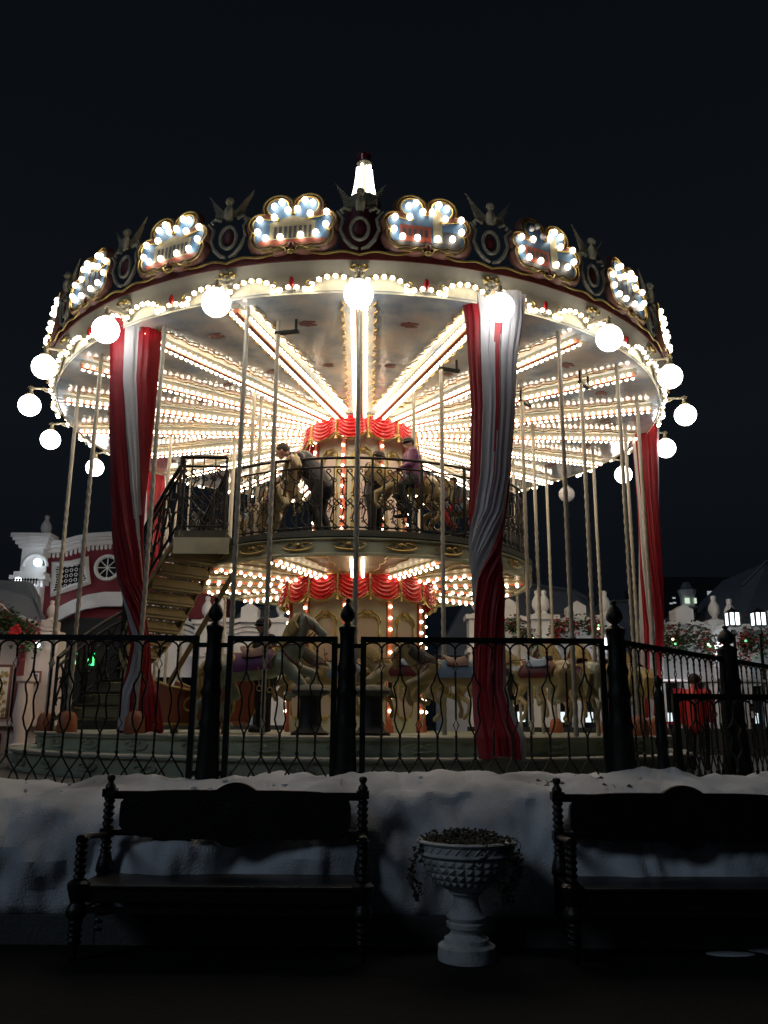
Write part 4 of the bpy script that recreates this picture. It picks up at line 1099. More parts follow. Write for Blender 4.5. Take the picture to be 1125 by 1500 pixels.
# visitor in red beyond the low gate
J2 = dict(J); J2['arm_l'] = [(.02,.21,1.38),(.02,.27,1.12),(.08,.25,.86)]; J2['arm_r'] = [(.02,-.21,1.38),(.02,-.27,1.12),(.08,-.25,.86)]
p_ = at(1016, 1000, 13.5)
person('visitor in a bright red jacket and black trousers standing beyond the low gate', J2, M['redcoat'], M['black'], (p_.x, 13.5, TZ-.55+.55), R(60), .84, cap=M['redcoat'])

# ------------------------------------------------------------ drapes
def drape(label, secs, stripes, folds=9, n=110, rnd=0, tail=0):
    "secs: (px,y_photo) replaced by world (x,y,z), half width, half depth, twist in turns; stripes: list of (fraction, colour index)"
    t = None; random.seed(rnd); b = MB(); m = len(secs); K = 170
    zs = [s[0][2] for s in secs]; vs = []
    def samp(t_):
        f = t_*(m-1); i = min(m-2, int(f)); u = f-i; u2 = u*u*(3-2*u) if False else u
        p = V(secs[i][0]).lerp(V(secs[i+1][0]), u2)
        return p, secs[i][1]+(secs[i+1][1]-secs[i][1])*u2, secs[i][2]+(secs[i+1][2]-secs[i][2])*u2, secs[i][3]+(secs[i+1][3]-secs[i][3])*u2
    ph = [random.uniform(0, 6.28) for _ in range(4)]
    for k in range(K+1):
        t_ = k/K; p, hw, hd, tw = samp(t_)
        for i in range(n):
            a = 2*pi*i/n
            f_ = 1+.10*sin(folds*a+ph[0]+1.2*sin(t_*4+ph[1]))*(.7+.5*sin(t_*6+ph[3]))+.05*sin((folds*2+3)*a+ph[2]+t_*5)+.03*sin((folds*4+1)*a+ph[0]*2-t_*3)+.035*noise.noise(V((a*2, t_*7, rnd)))
            aa = a+tw*2*pi
            vs.append((p.x+hw*f_*cos(aa), p.y+hd*f_*sin(aa), p.z+.02*sin(a*3+ph[1])*(1 if k in (0, K) else 0)))
    b.v = vs; cum = []
    tot = sum(s[0] for s in stripes); acc = 0
    for fr_, c in stripes: acc += fr_/tot; cum.append((acc, c))
    for k in range(K):
        for i in range(n):
            j = (i+1) % n; b.f.append((k*n+i, (k+1)*n+i, (k+1)*n+j, k*n+j))
            q = (i+.5)/n; ii = next(ii for ii, (a_, c) in enumerate(cum) if q <= a_+1e-9); c_ = cum[ii][1]; lo_ = cum[ii-1][0] if ii else 0; hi_ = cum[ii][0]; off_ = abs(q-(lo_+hi_)/2)/((hi_-lo_)/2)
            b.mi.append({0: 0, 1: 1, 2: 1 if off_ < 1.15-k/(K*.36) else 0, 3: 0 if off_ < 2.2-1.9*k/(K*.62) else 1}[c_])
    o = b.build('striped_drape', [M['white_cloth'], M['red_cloth']]); 
    return tag(o, label, 'drape', 'red and white drapes hung from the canopy rim')
W_ = lambda px, py, Y: tuple(at(px, py, Y))
# angle 0 = +x, pi/2 = away, 3pi/2 = towards the viewer; visible front half is pi..2pi
drape('long straight red and white drape hanging in front of the canopy right of centre',
 [(W_(722,431,10.42),.40,.12,0),(W_(724,470,10.42),.36,.14,0),(W_(722,520,10.42),.31,.15,0),(W_(723,600,10.42),.265,.15,0),(W_(718,700,10.42),.235,.15,-.0),(W_(714,750,10.42),.215,.15,-.03),(W_(711,800,10.42),.19,.15,-.17),(W_(714,850,10.42),.175,.14,-.38),(W_(717,900,10.42),.17,.14,-.47),(W_(717,960,10.42),.165,.14,-.5),(W_(716,1010,10.38),.175,.14,-.5),(W_(724,1050,10.30),.22,.16,-.5),(W_(733,1080,10.22),.26,.18,-.5),(W_(736,1110,10.18),.25,.17,-.5)],
 [(42,1),(8,0),(15.5,1),(9,0),(4.5,2),(21,0)], 8, rnd=3)
drape('long red and white drape gathered near its foot at the left front',
 [(W_(200,455,11.25),.30,.12,0),(W_(199,490,11.25),.33,.15,0),(W_(196,560,11.25),.30,.15,.0),(W_(192,640,11.25),.26,.15,.05),(W_(188,720,11.25),.22,.15,.12),(W_(187,780,11.25),.19,.14,.18),(W_(192,850,11.25),.16,.13,.25),(W_(200,900,11.25),.12,.11,.42),(W_(206,945,11.25),.12,.11,.55),(W_(204,985,11.25),.15,.12,.50),(W_(203,1020,11.25),.24,.16,.44),(W_(205,1072,11.25),.28,.18,.42)],
 [(14,1),(12,0),(42,1),(11,3),(21,1)], 8, rnd=5)
drape('short bright red and white drape hanging behind the staircase railing',
 [(W_(228,684,18.6),.22,.12,0),(W_(228,720,18.6),.24,.14,0),(W_(227,790,18.6),.27,.15,.02),(W_(226,830,18.6),.30,.16,.03),(W_(222,862,18.6),.24,.16,.03)],
 [(50,1),(14,0),(30,1),(6,0)], 8, rnd=8)
drape('red and white drape twisted round itself at the right edge of the canopy',
 [(W_(944,622,15.6),.26,.13,0),(W_(946,660,15.6),.23,.14,0),(W_(949,730,15.6),.19,.13,.02),(W_(952,800,15.6),.19,.13,.06),(W_(954,860,15.6),.20,.13,.12),(W_(955,920,15.6),.20,.13,.18),(W_(953,990,15.6),.16,.13,.2),(W_(952,1050,15.6),.14,.12,.2)],
 [(34,1),(5,0),(11,1),(8,0),(36,1),(6,0)], 8, rnd=11)
# ------------------------------------------------------------ buildings behind, left
def urnfin(b, x, y, z, s=1.0, n=16):
    b.lathe([(r*s, q*s) for r, q in ((.28,0),(.28,.08),(.13,.14),(.11,.22),(.22,.36),(.25,.50),(.22,.68),(.13,.84),(.09,.92),(.12,1.0),(.11,1.1),(.0,1.15))], n, (x, y, z))
def wallpoly(pts, Y, th):
    "photo outline measured on a facade standing at distance Y -> x,z outline"
    return [(at(x, y, Y).x, at(x, y, Y).z) for x, y in pts], Y, Y+th
def facade(b, pts, Y, th):
    o, y0, y1 = wallpoly(pts, Y, th); b.prism(o, y0, y1)
Y1 = 24.0
t = thing('corner_pavilion', 'white corner turret with heavy cornice and a stone urn on top at the left edge', 'building', (at(50, 900, Y1).x, Y1, TZ))
inv = Matrix.Translation(-t.location)
def loc_build(b, nm, m_, t_, smooth=False):
    i = Matrix.Translation(-t_.location); b.v = [tuple(i @ V(p)) for p in b.v]; return b.build(nm, m_, t_, smooth)
X = lambda px, Y=Y1, py=900: at(px, py, Y).x
Z = lambda py, Y=Y1, px=60: at(px, py, Y).z
b = MB(); x0, x1 = X(22), X(54); b.box(x0, x1, Y1, Y1+.38, TZ, Z(800)); loc_build(b, 'wall', M['whitewall'], t)
b = MB()
for k, (py0, py1, g) in enumerate(((783,789,.26),(789,793,.20),(793,798,.15),(798,803,.08))):
    b.box(x0-g-.02*k % .03, x1+g, Y1-g, Y1+.3+g*.3, Z(py1), Z(py0)-.003)
loc_build(b, 'cornice', M['whitewall'], t)
b = MB()
for k, (py0, py1, g) in enumerate(((838,844,.12),(844,850,.20),(850,856,.12))):
    b.box(x0-g, x1+g, Y1-g, Y1+.3+g*.3, Z(py1), Z(py0)-.003)
loc_build(b, 'lamp_ledge', M['whitewall'], t)
b = MB(); urnfin(b, X(44), Y1+.5, Z(784), .62); loc_build(b, 'finial', M['whitewall'], t, True)
b = MB(); c = X(44); zc = Z(830); 
b.tube([(c+.34*cos(pi*k/12), Y1-.02, zc+.34*sin(pi*k/12)) for k in range(13)], .05, 6); b.box(c-.32, c+.32, Y1-.02, Y1+.01, zc-.25, zc+.02)
for q in range(7): b.box(c-.4+q*.12, c-.34+q*.12, Y1-.3, Y1-.2, Z(862), Z(854))
loc_build(b, 'niche', M['whitewall'], t)
b = MB(); cx_ = X(40); b.lathe([(.16, Z(900)),(.15, Z(862)),(.22, Z(858))], 16, (cx_+.1, Y1-.35, 0)); loc_build(b, 'column', M['whitewall'], t, True)
b = MB(); b.ball((X(52), Y1-.22, Z(826)), .12, 2); loc_build(b, 'lamp', M['lantern'], t, True)
b = MB(); b.ball((X(38), Y1-.75, Z(858)), .12, 2); loc_build(b, 'lamp', M['lantern'], t, True)
plight('pavilion_lamp_and_fill', (X(52), Y1-.5, Z(824)), 3, (.9,.97,1)); plight('pavilion_lamp_and_fill', (X(34), Y1-1.05, Z(864)), 5, (.9,.97,1)); plight('pavilion_lamp_and_fill', (X(66), Y1-.6, Z(868)), 5, (.9,.95,1), .1)  # last light has no fixture, added for a glow on the red wall
# red wall with curved white cornice
Y2 = 24.4
t = thing('red_hall', 'crimson walled hall with white scalloped cornice and lattice window at left', 'building', (X(150, Y2), Y2, TZ))
top = [(60,800),(75,801),(95,800),(115,794),(135,790),(150,789),(165,788),(185,789),(205,794),(225,800),(250,805),(300,808),(335,806)]
b = MB(); Xs = [X(p[0], Y2, p[1]) for p in top]; Zs = [Z(p[1], Y2, p[0]) for p in top]
def strip(b, xs, zt, zb, y0, y1):
    n = len(xs); vs = []
    for x, a, c in zip(xs, zt, zb): vs += [(x,y0,a),(x,y0,c),(x,y1,c),(x,y1,a)]
    fs = []
    for i in range(n-1):
        for q in range(4): fs.append((i*4+q, i*4+(q+1) % 4, (i+1)*4+(q+1) % 4, (i+1)*4+q))
    fs += [(3,2,1,0), tuple((n-1)*4+q for q in range(4))]; b.add(vs, fs)
dz_ = Z(800, Y2)-Z(825, Y2)
strip(b, Xs, [z-.1 for z in Zs], [Z(925, Y2)]*len(Xs), Y2, Y2+1); fixnormals(loc_build(b, 'wall', M['redwall'], t))
b = MB()
for (a, c, g) in ((.12,.0,.30),(.0,-.08,.22),(-.08,-.20,.12)): strip(b, Xs, [z+a for z in Zs], [z+c+.003 for z in Zs], Y2-g, Y2+1)
fixnormals(loc_build(b, 'cornice', M['whitewall'], t))
b = MB(); n = 44
for i in range(n):
    x = Xs[0]+(Xs[-1]-Xs[0])*i/n; k = 0
    while k < len(Xs)-2 and Xs[k+1] < x: k += 1
    z = Zs[k]+(Zs[k+1]-Zs[k])*(x-Xs[k])/(Xs[k+1]-Xs[k]); b.box(x, x+.07, Y2-.05, Y2+.01, z-.31, z-.19); b.ball((x+.035, Y2-.02, z-.31), .035, 1)
loc_build(b, 'scalloped_trim', M['whitewall'], t)
def frame_px(pts, Y, w_, th):
    o = [V((at(x, y, Y).x, Y-.06, at(x, y, Y).z)) for x, y in pts]; b = MB(); b.tube(o, w_, 4, closed=True); return b, o
b, o = frame_px([(80,827),(105,826),(129,819),(127,835),(131,853),(105,861),(77,871),(79,850)], Y2, .09, .06); fr = loc_build(b, 'window', M['whitewall'], t)
b = MB(); b.prism([(p.x, p.z) for p in o], Y2-.04, Y2-.01); i_ = loc_build(b, 'pane', M['darkglass'], t); i_.parent = fr
b = MB(); xs = [p.x for p in o]; zs = [p.z for p in o]
for i in range(7):
    for j in range(5):
        x = min(xs)+.12+(max(xs)-min(xs)-.24)*i/6; z = min(zs)+.2+(max(zs)-min(zs)-.45)*j/4+.02*i; b.tube([(x+.045*cos(k), Y2-.06, z+.045*sin(k)) for k in [q*1.05 for q in range(6)]], .012, 4, closed=True)
g = loc_build(b, 'lattice', M['whitewall'], t); g.parent = fr
b = MB(); c = at(158, 832, Y2); b.tube([(c.x+.34*cos(k*pi/12), Y2-.05, c.z+.34*sin(k*pi/12)) for k in range(24)], .06, 5, closed=True)
for k in range(4): b.tube([(c.x-.32*cos(k*pi/4), Y2-.05, c.z-.32*sin(k*pi/4)), (c.x+.32*cos(k*pi/4), Y2-.05, c.z+.32*sin(k*pi/4))], .015, 4)
fr = loc_build(b, 'round_window', M['whitewall'], t)
b = MB(); b.prism([(c.x+.32*cos(k*pi/12), c.z+.32*sin(k*pi/12)) for k in range(24)], Y2-.03, Y2-.01); i_ = loc_build(b, 'pane', M['darkglass'], t); i_.parent = fr
arc = [(72,908),(80,897),(92,888),(108,880),(130,872),(155,868),(185,868),(215,874),(240,884),(262,900)]
b = MB(); xs = [X(p[0], Y2, p[1]) for p in arc]; zs = [Z(p[1], Y2, p[0]) for p in arc]
strip(b, xs, zs, [z-.34 for z in zs], Y2-.14, Y2-.01); strip(b, xs, [z-.34 for z in zs], [z-.42 for z in zs], Y2-.2, Y2-.02)
fixnormals(loc_build(b, 'arch', M['whitewall'], t))
b = MB(); b.box(X(85, Y2), X(330, Y2), Y2+.05-.06, Y2+.4-.42, TZ, Z(905, Y2)); loc_build(b, 'dark_opening', M['black'], t)
# grey roof + low white kiosk with garland, lower left
Y3 = 19.0
t = thing('kiosk', 'low pinkish white kiosk with curved gable, amber window and grey roof at lower left', 'kiosk', (X(20, Y3), Y3, TZ))
b = MB(); gt = [(-60,880),(-30,878),(0,884),(12,897),(25,903),(40,909),(52,915),(62,922),(84,924),(86,932)]
xs = [X(p[0], Y3, p[1]) for p in gt]; zs = [Z(p[1], Y3, p[0]) for p in gt]
strip(b, xs, zs, [Z(1112, Y3)]*len(xs), Y3, Y3+.5); fixnormals(loc_build(b, 'wall', M['warmwall'], t))
b = MB()
for d in (.0, .16, .26): strip(b, xs[:-1], [z-d+.03 for z in zs[:-1]], [z-d-.015 for z in zs[:-1]], Y3-.10+d*.2, Y3-.002)
for i in range(14): b.box(X(50+i*2.6, Y3), X(51.6+i*2.6, Y3), Y3-.05, Y3-.003, Z(932, Y3), Z(929, Y3))
b.box(X(48, Y3), X(86, Y3), Y3-.09, Y3-.001, Z(929, Y3), Z(926, Y3))
fixnormals(loc_build(b, 'moulding', M['maroonwood'] if False else M['warmwall'], t))
b = MB(); o_ = [(-60,800),(0,846),(22,844),(34,868),(61,913),(40,905),(12,890),(0,880),(-60,872)]
b.add([(at(x, y, Y3+.1).x, Y3+.12+(.9 if y < 870 else 0), at(x, y, Y3+.1).z+.02) for x, y in [(-60,842),(24,846),(36,868),(62,915),(40,906),(12,892),(-60,872)]]+[(at(x, y, Y3+.1).x, Y3+.6, at(x, y, Y3+.1).z) for x, y in [(-60,842),(24,846),(36,868),(62,915),(40,906),(12,892),(-60,872)]], [(0,1,2,3,4,5,6),(13,12,11,10,9,8,7)]+[(i, (i+1) % 7, (i+1) % 7+7, i+7) for i in range(7)])
fixnormals(loc_build(b, 'roof', M['roof'], t))
b = MB()
for i in range(9): b.lathe([(.0,.16),(.03,.12),(.012,.08),(.02,0)], 6, (X(-14+i*4.4, Y3), Y3+1.0, Z(846, Y3)))
loc_build(b, 'ridge_cresting', M['iron'], t)
b = MB(); urnfin(b, X(70, Y3), Y3+.2, Z(909, Y3), .42); b.box(X(63, Y3), X(78, Y3), Y3-.06, Y3+.5, Z(926, Y3), Z(908, Y3)); loc_build(b, 'finial', M['warmwall'], t, True)
b = MB(); b.box(X(-30, Y3), X(28, Y3), Y3-.05, Y3-.01, Z(1054, Y3), Z(974, Y3)); w_ = loc_build(b, 'window', M['maroonwood'], t)
b = MB(); b.box(X(-28, Y3), X(25, Y3), Y3-.058, Y3-.051, Z(1051, Y3), Z(978, Y3)); loc_build(b, 'pane', M['warmwin'], t).parent = w_
b = MB()
for k in range(70):
    b.ball((X(random.uniform(-25, 23), Y3), Y3-.08, Z(random.uniform(985, 1050), Y3)), random.uniform(.02, .06), 1, (1, .3, 1))
loc_build(b, 'window_display', M['gold'], t).parent = w_
b = MB(); b.box(X(-30, Y3), X(86, Y3), Y3-.16, Y3-.004, Z(1064, Y3), Z(1058, Y3)); loc_build(b, 'sill', M['warmwall'], t)
b = MB(); b.box(X(56, Y3), X(70, Y3), Y3-.05, Y3-.012, Z(1000, Y3), Z(978+5, Y3)); b.cur = 1; b.box(X(58, Y3), X(68, Y3), Y3-.062, Y3-.051, Z(998, Y3), Z(986, Y3)); b.cur = 2; b.box(X(60, Y3), X(66, Y3), Y3-.07, Y3-.063, Z(996, Y3), Z(988, Y3)); 
i = Matrix.Translation(-t.location); b.v = [tuple(i @ V(p)) for p in b.v]; b.build('picture_frame', [M['maroonwood'], M['whitewall'], M['grey_paint']], t, False)
b = MB(); b.lathe([(.22,0),(.22,.08),(.15,.12),(.13,.3),(.20,.7),(.16,1.1),(.15,1.35),(.2,1.4),(.2,1.5)], 18, (X(58, Y3), Y3-.35, TZ+.1)); loc_build(b, 'baluster_column', M['warmwall'], t, True)
b = MB(); b.box(X(35, Y3), X(44, Y3), Y3-.09, Y3-.003, Z(1070, Y3), Z(940, Y3)); b.box(X(-10, Y3), X(22, Y3), Y3-.12, Y3-.003, Z(1100, Y3), Z(1075, Y3)); loc_build(b, 'red_banner', M['darkred'], t)
plight('kiosk_lamp_and_fill', (X(66, Y3), Y3-.5, Z(948, Y3)), 3, (1,.96,.9), .08); plight('kiosk_lamp_and_fill', (X(0, Y3), Y3-2.0, Z(990, Y3)), 6, (1,.82,.72), .2)  # second light has no fixture, added to brighten the pinkish wall
b = MB(); b.ball((X(66, Y3), Y3-.25, Z(946, Y3)), .06, 2); loc_build(b, 'lamp', M['lantern'], t, True)
def garland(label, pts, Y, drop=.22, n=260, red=.3, parent=None):
    P = [at(x, y, Y) for x, y in pts]; t = thing('garland', label, 'garland', P[0], 0, 'fir garlands on the pavilions'); o0 = P[0]
    cl_ = [random.random()*(len(P)-1.001) for _ in range(7)]
    for nm, m_, cnt in (('fir_sprays', M['leafgreen'], int(2.6*n*(1-red))), ('red_leaves', M['leafred'], int(2.2*n*red))):
        b = MB()
        for k in range(cnt):
            f = random.random()*(len(P)-1.001) if nm[0] == 'f' else min(len(P)-1.002, max(0, random.choice(cl_)+random.gauss(0, .12))); q = P[int(f)].lerp(P[int(f)+1], f % 1)-o0+V((random.gauss(0,.06), random.uniform(-.15,.05), random.gauss(-.02, drop*.6)))
            leaf(b, q, random.uniform(.05, .12))
        b.build(nm, m_, t, smooth=False)
    for nm, m_ in (('green_light', M['fairygreen']), ('warm_light', M['fairywarm'])):
        for k in range(max(1, n//200)):
            f = random.random()*(len(P)-1.001); q = P[int(f)].lerp(P[int(f)+1], f % 1)-o0+V((0, -.16, random.uniform(-.15, .1)))
            b = MB(); b.ball((0,0,0), .035, 1); b.build(nm, m_, t).location = q
    return t
garland('fir garland with red flowers on the left kiosk gable', [(-40,905),(0,905),(20,912),(36,925),(52,938)], Y3-.2, .22, 380, .18)
b = MB(); c = at(23, 924, Y3-.45)
for k in range(14): 
    a = k*2.4; b.ball(c+V((.02*k**.5*cos(a)*1.6, -.01*k*.3, .02*k**.5*sin(a)*1.6)), .045, 1, (1,.5,1))
tag(b.build('red_flower', M['redcoat']), 'large red artificial flower on the left garland', 'flower')
# digital clock in the dark opening
t = thing('digital_clock', 'dark display with green digits under the left archway', 'display', at(118, 965, 20))
b = MB(); p = at(118, 965, 20); b.box(-.5, .55, .03, .12, -.22, .24); b.build('case', M['black'], t, smooth=False)
def seg(px0, px1, lit):
    a, c = at(px0, 959, 20)-p, at(px1, 972, 20)-p; x0, x1, zt, zb = a.x, c.x, a.z+.03, c.z-.04; zm = (zt+zb)/2; g = .035; b = MB()
    D = dict(a=(x0,x1,zt-g,zt), d=(x0,x1,zb,zb+g), f=(x0,x0+g,zm,zt), e=(x0,x0+g,zb,zm), b=(x1-g,x1,zm,zt), c=(x1-g,x1,zb,zm))
    for s in lit: q = D[s]; b.box(q[0], q[1], .01, .028, q[2], q[3])
    b.build('digit', M['ledgreen'], t, smooth=False)
seg(106, 111, 'abc'); seg(129, 137, 'abcdef')
t = thing('blue_screen', 'small bright blue and white screen behind the left poles', 'screen', at(87, 992, 20))
b = MB(); b.box(-.14, .14, 0, .05, -.16, .16); b.build('case', M['black'], t, smooth=False)
b = MB(); b.box(-.10, .02, -.01, -.004, -.06, .1); b.build('picture', glow('blue_picture', (.2,.45,1), .8), t, smooth=False)
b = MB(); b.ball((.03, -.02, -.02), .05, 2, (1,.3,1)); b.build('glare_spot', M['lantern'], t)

# ------------------------------------------------------------ buildings behind, right
def roof_thing(label, front, Y, depth, back_in=.0):
    t = thing('slate_roof', label, 'roof', (at(front[0][0], front[0][1], Y).x, Y, TZ)); b = MB()
    P = [at(x, y, Y) for x, y in front]; zl = min(p.z for p in P); zt = max(p.z for p in P); n = len(P); vs = []
    for yy in (0, 1):
        for p in P: vs.append((p.x, Y+(depth if yy else 0)+(1.6 if (p.z > (zl+zt)/2 and not yy) else 0), p.z))
    fs = [tuple(range(n)), tuple(range(2*n-1, n-1, -1))]+[(i, (i+1) % n, (i+1) % n+n, i+n) for i in range(n)]
    b.add(vs, fs); o = fixnormals(loc_build(b, 'roof_slope', M['roof'], t))
    b = MB(); tp = sorted([p for p in P if p.z > zl+.7*(zt-zl)], key=lambda p: p.x)
    b.tube([V((p.x, Y+1.58, p.z+.03)) for p in tp], .07, 6); loc_build(b, 'ridge', M['roof'], t)
    b = MB()
    b.box(min(p.x for p in P)+.3, max(p.x for p in P)-.3, Y+.3, Y+depth-.3, TZ, zl+.05); loc_build(b, 'wall', M['whitewall'], t)
    return t
roof_thing('grey mansard slate roof with cut corners right of the upper deck', [(640,960),(690,868),(735,856),(790,848),(852,856),(876,868),(940,960)], 30, 6)
roof_thing('lower grey slate roof between the white finials and the right drape', [(850,960),(888,884),(905,876),(965,870),(1012,960)], 33, 6)
roof_thing('grey slate roof under the small lit cupola', [(958,975),(998,898),(1008,893),(1070,892),(1085,975)], 34, 6)
roof_thing('tall dark gable roof cut by the right edge of the picture', [(1060,960),(1090,905),(1112,850),(1150,812),(1230,812),(1260,960)], 31, 6)
roof_thing('blue grey slate roof seen under the deck behind the twisted pole', [(318,960),(325,905),(345,885),(440,880),(475,900),(500,960)], 32, 6)
t = thing('lit_cupola', 'small white lantern tower with lit windows and dark cap against the night sky', 'cupola', (X(1018, 34.5), 35.2, Z(893, 34.5)))
S_ = at(1030, 870, 34.5).x-at(1003, 870, 34.5).x; H_ = Z(843, 34.5)-Z(893, 34.5); k_ = H_/50
b = MB(); b.lathe([(.40*S_/1.0*.9, 0),(.42*S_*.9, 12*k_),(.50*S_, 12.5*k_),(.50*S_, 15*k_),(.38*S_, 16*k_),(.40*S_, 30*k_),(.50*S_, 38*k_),(.52*S_, 39*k_)], 8, ph=pi/8); b.build('drum', M['whitewall'], t, smooth=False)
b = MB(); b.lathe([(.52*S_, 39*k_),(.34*S_, 42*k_),(.26*S_, 48*k_),(.18*S_, 51*k_),(0, 51*k_)], 8, ph=pi/8); b.build('cap_roof', M['roof'], t, smooth=False)
for (x_, w2) in ((-.17*S_, .26*S_), (.28*S_, .12*S_)):
    b = MB(); b.box(x_-w2/2, x_+w2/2, -.42*S_, -.39*S_, 18*k_, 26*k_); b.build('window', M['coolwin'], t, smooth=False)
for x_ in (-.2*S_, .2*S_):
    b = MB(); b.box(x_-.13*S_, x_+.13*S_, -.42*S_, -.38*S_, 4*k_, 10*k_); b.build('opening', M['darkglass'], t, smooth=False)
# far tower block
t = thing('tower_block', 'unlit tower block far off with a few tiny lit windows', 'building', (X(1040, 260), 260, 0))
b = MB(); b.box(X(958, 260)-t.location.x, X(1112, 260)-t.location.x, 0, 30, 0, Z(838, 260)); b.build('wall', M['skyscraper'], t, smooth=False)
for (x, y, s) in ((1042,869,1.4),(1082,857,1.1),(1089,857,.6),(1084,873,.8),(1092,877,.6),(983,884,.5),(988,883,.5),(984,897,.8),(990,904,.8),(1074,883,.6),(987,876,.5)):
    p = at(x, y, 260)-V(t.location); b = MB(); b.box(p.x-.9*s, p.x+.9*s, -.2, -.05, p.z-.45*s, p.z+.45*s); b.build('window', M['farwin'], t, smooth=False)
# white arcaded pavilions
def pavilion(label, px0, px1, Y, ytop, yspring, doors=1, m_=None, wallbot=1100):
    m_ = m_ or M['whitewall']; t = thing('white_pavilion', label, 'pavilion', (X((px0+px1)/2, Y), Y, TZ), 0, 'white arched pavilions behind the carousel')
    n = 16; xs = []; zt = []
    xa, xb = X(px0, Y, 950), X(px1, Y, 950); z0, z1 = Z(yspring, Y), Z(ytop, Y)
    for i in range(n+1):
        u = i/n; xs.append(xa+(xb-xa)*u); zt.append(z0+(z1-z0)*max(0, sin(pi*u))**.8)
    b = MB(); strip(b, xs, zt, [z0-1.0]*(n+1), Y, Y+1.2)
    wx = (xb-xa)
    for (u0, u1) in ((0,.16),(.44,.56),(.84,1)): b.box(xa+wx*u0, xa+wx*u1, Y+.002, Y+1.2, TZ, z0-1.0+.001)
    b.box(xa, xb, Y+.9, Y+1.19, TZ, z0-1.0)
    fixnormals(loc_build(b, 'wall', m_, t))
    b = MB()
    for (d, g) in ((.05, .22), (-.10, .14), (-.22, .08)): strip(b, xs, [z+d for z in zt], [z+d-.10 for z in zt], Y-g, Y-.003)
    fixnormals(loc_build(b, 'moulding', m_, t))
    for s, xx in ((0, xa), (1, xb)):
        b = MB(); b.box(xx-.24, xx+.24, Y-.28, Y+.4, TZ, z0+.25); b.box(xx-.32, xx+.32, Y-.36, Y+.45, z0+.25, z0+.36); b.box(xx-.30, xx+.30, Y-.34, Y+.42, z0-.6, z0-.5)
        p_ = loc_build(b, 'pilaster', m_, t); b = MB(); urnfin(b, xx, Y+.05, z0+.36, .60); loc_build(b, 'finial', m_, t, True).parent = p_
    b = MB(); c = (xa+xb)/2; b.prism([(c-.22,z1-.1),(c+.22,z1-.1),(c+.22,z1+.28),(c,z1+.42),(c-.22,z1+.28)], Y-.26, Y+.3); loc_build(b, 'keystone', m_, t)
    b = MB(); b.box(xa+wx*.17, xa+wx*.43, Y+.5, Y+.55, TZ+.4, z0-1.05); b.box(xa+wx*.57, xa+wx*.83, Y+.5, Y+.55, TZ+.4, z0-1.05); loc_build(b, 'shop_window', M['darkglass'], t)
    b = MB(); b.box(xa-.34, xb+.34, Y-.45, Y-.37, TZ, TZ+.62); loc_build(b, 'darkening_board', M['darkening_board'], t)  # board added to darken the lower facade where crowd and fences hide it
    b = MB(); b.box(xa+wx*.2, xa+wx*.36, Y+.46, Y+.49, TZ+.75, TZ+1.0); b.box(xa+wx*.66, xa+wx*.78, Y+.46, Y+.49, TZ+.75, TZ+1.0); loc_build(b, 'lit_counter', M['shoplight'], t)
    b = MB(); b.box(xa+wx*.1, xa+wx*.9, Y-.02, Y-.001, z0-1.12, z0-1.0); loc_build(b, 'string_course', m_, t)
    return t
YP = 22
pavilion('white arched pavilion between the front drape and the pair of right fence posts', 800, 890, YP, 900, 918)
pavilion('white arched pavilion partly hidden by the long front drape', 700, 790, YP+.05, 897, 918)
pavilion('white arched pavilion behind the right hand receding fence', 952, 1052, YP, 904, 924)
pavilion('white arched pavilion cut off by the right edge of the picture', 1075, 1180, YP-.5, 912, 930)
pavilion('pale arched pavilion seen between the chariot and the big horse', 320, 410, YP+1, 905, 925)
pavilion('pale arched pavilion seen behind the staircase foot', 215, 300, YP+1, 908, 928, m_=M['whitewall'])
garland('red and green garland under the arch left of the right fence post', [(806,925),(825,918),(845,915),(865,917),(884,925)], YP-.45, .2, 300, .65)
garland('fir garland hanging beside the long front drape', [(745,915),(758,921),(772,932),(783,944)], YP-.45, .2, 220, .2)
garland('long fir and red garland swagged above the low gate', [(962,945),(985,938),(1005,935),(1030,940),(1052,952)], YP-.45, .3, 420, .35)
garland('fir garland at the right edge beside the thick fence post', [(1085,945),(1100,940),(1130,940)], YP-.9, .3, 260, .4)
for (px, py, e_, c_) in ((800, 950, 2.5, (.85,1,.92)), (1052, 948, 6, (.85,.95,1)), (884, 940, 2.5, (.95,.98,1)), (745, 950, 2, (.95,.95,.9)), (965, 975, 4, (1,.9,.95)), (1110,960,3,(.85,.95,1)), (360,945,3,(.9,.95,1)), (258,985,2,(.9,.95,1))):
    p = at(px, py, YP-1.0); plight('pavilion_lamp_and_fill', p, e_, c_, .1)  # lights without a wall lamp are added to brighten the white facades
for (px, py, r, lb) in ((1053, 955, .16, 'bright white wall lamp between the low gate and the thick right fence post'), (886, 943, .10, 'white wall lamp just left of the right domed fence post'), (797, 955, .07, 'small white wall lamp on the pavilion behind the carousel')):
    p = at(px, py, YP-.42); t = thing('wall_lamp', lb, 'lamp', p)
    b = MB(); b.ball((0,0,0), r, 3, (.8,.8,1.5)); b.build('glass', M['lantern'], t); b = MB(); b.box(-.03, .03, 0, .14, -.05, .05); b.build('bracket', M['iron'], t, smooth=False)
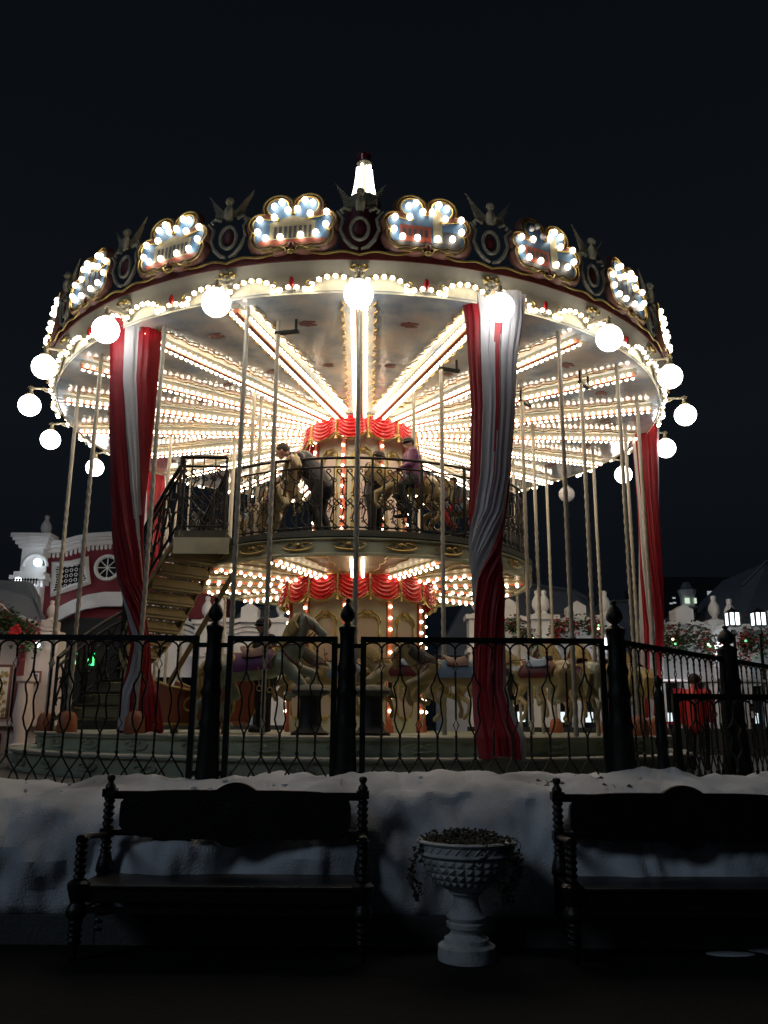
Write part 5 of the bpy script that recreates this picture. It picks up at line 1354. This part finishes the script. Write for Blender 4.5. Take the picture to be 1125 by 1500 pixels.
# red stall cloth and its table
t = thing('stall', 'market stall hung with bright red cloth beyond the receding fence', 'stall', (at(994, 1000, 15.5).x, 15.5, TZ))
b = MB(); w0 = (at(1000,1000,15.5).x-at(985,1000,15.5).x); b.box(-w0*.55, w0*.35, 0, .04, .75, 1.32); b.box(-w0*.5, w0*.4, -.05, .6, .70, .745); b.build('red_cloth', M['banner'], t, smooth=False)
b = MB(); b.box(-.6, 1.6, -.3, .3, 1.42, 1.46); 
for x_ in (-.55, 1.55): b.box(x_-.02, x_+.02, -.02, .02, 0, 1.42)
b.build('awning_frame', M['whitewall'], t, smooth=False)
plight('stall_lamp', at(992, 985, 14.9), 5, (1,.9,.9), .1)
# street lanterns upper right
def lantern(label, px, py, Y):
    p = at(px, py, Y); s = (at(px+8.5, py, Y).x-at(px-8.5, py, Y).x)/2
    t = thing('street_lantern', label, 'street lamp', (p.x, Y, TZ), 0, 'four sided street lanterns'); z = p.z-TZ
    b = MB(); b.lathe([(.10,0),(.08,.2),(.04,.5),(.035,z-1.1*s-.25),(.08,z-1.1*s-.2),(.05,z-1.1*s-.1)], 12); b.box(-s, s, -s, s, z-1.3*s, z-1.08*s); b.build('post', M['iron'], t)
    b = MB()
    for x_ in (-1, 1):
        for y_ in (-1, 1): b.box(x_*s*.95-.02, x_*s*.95+.02, y_*s*.95-.02, y_*s*.95+.02, z-1.08*s, z+1.05*s)
        b.box(x_*.0-.02, x_*0+.02, -s*.99, -s*.96, z-1.08*s, z+1.05*s) if x_ > 0 else None
    b.lathe([(s*1.5, z+1.05*s),(s*.9, z+1.5*s),(.04, z+1.8*s),(0, z+2.1*s)], 4, ph=pi/4); b.build('frame', M['iron'], t, smooth=False)
    b = MB(); b.box(-s*.9, s*.9, -s*.93, s*.93, z-1.05*s, z+1.04*s); b.build('lamp_glass', M['lantern'], t, smooth=False)
    plight('lantern_light', (p.x, Y-.6, p.z), 5, (.85,.95,1), .15)
lantern('lit street lantern right above the right fence, nearer the cupola', 1073, 907, 20)
lantern('lit street lantern at the right edge of the picture', 1111, 907, 20)
sk = mat('night_haze_hill', (.01,.012,.014), .9)
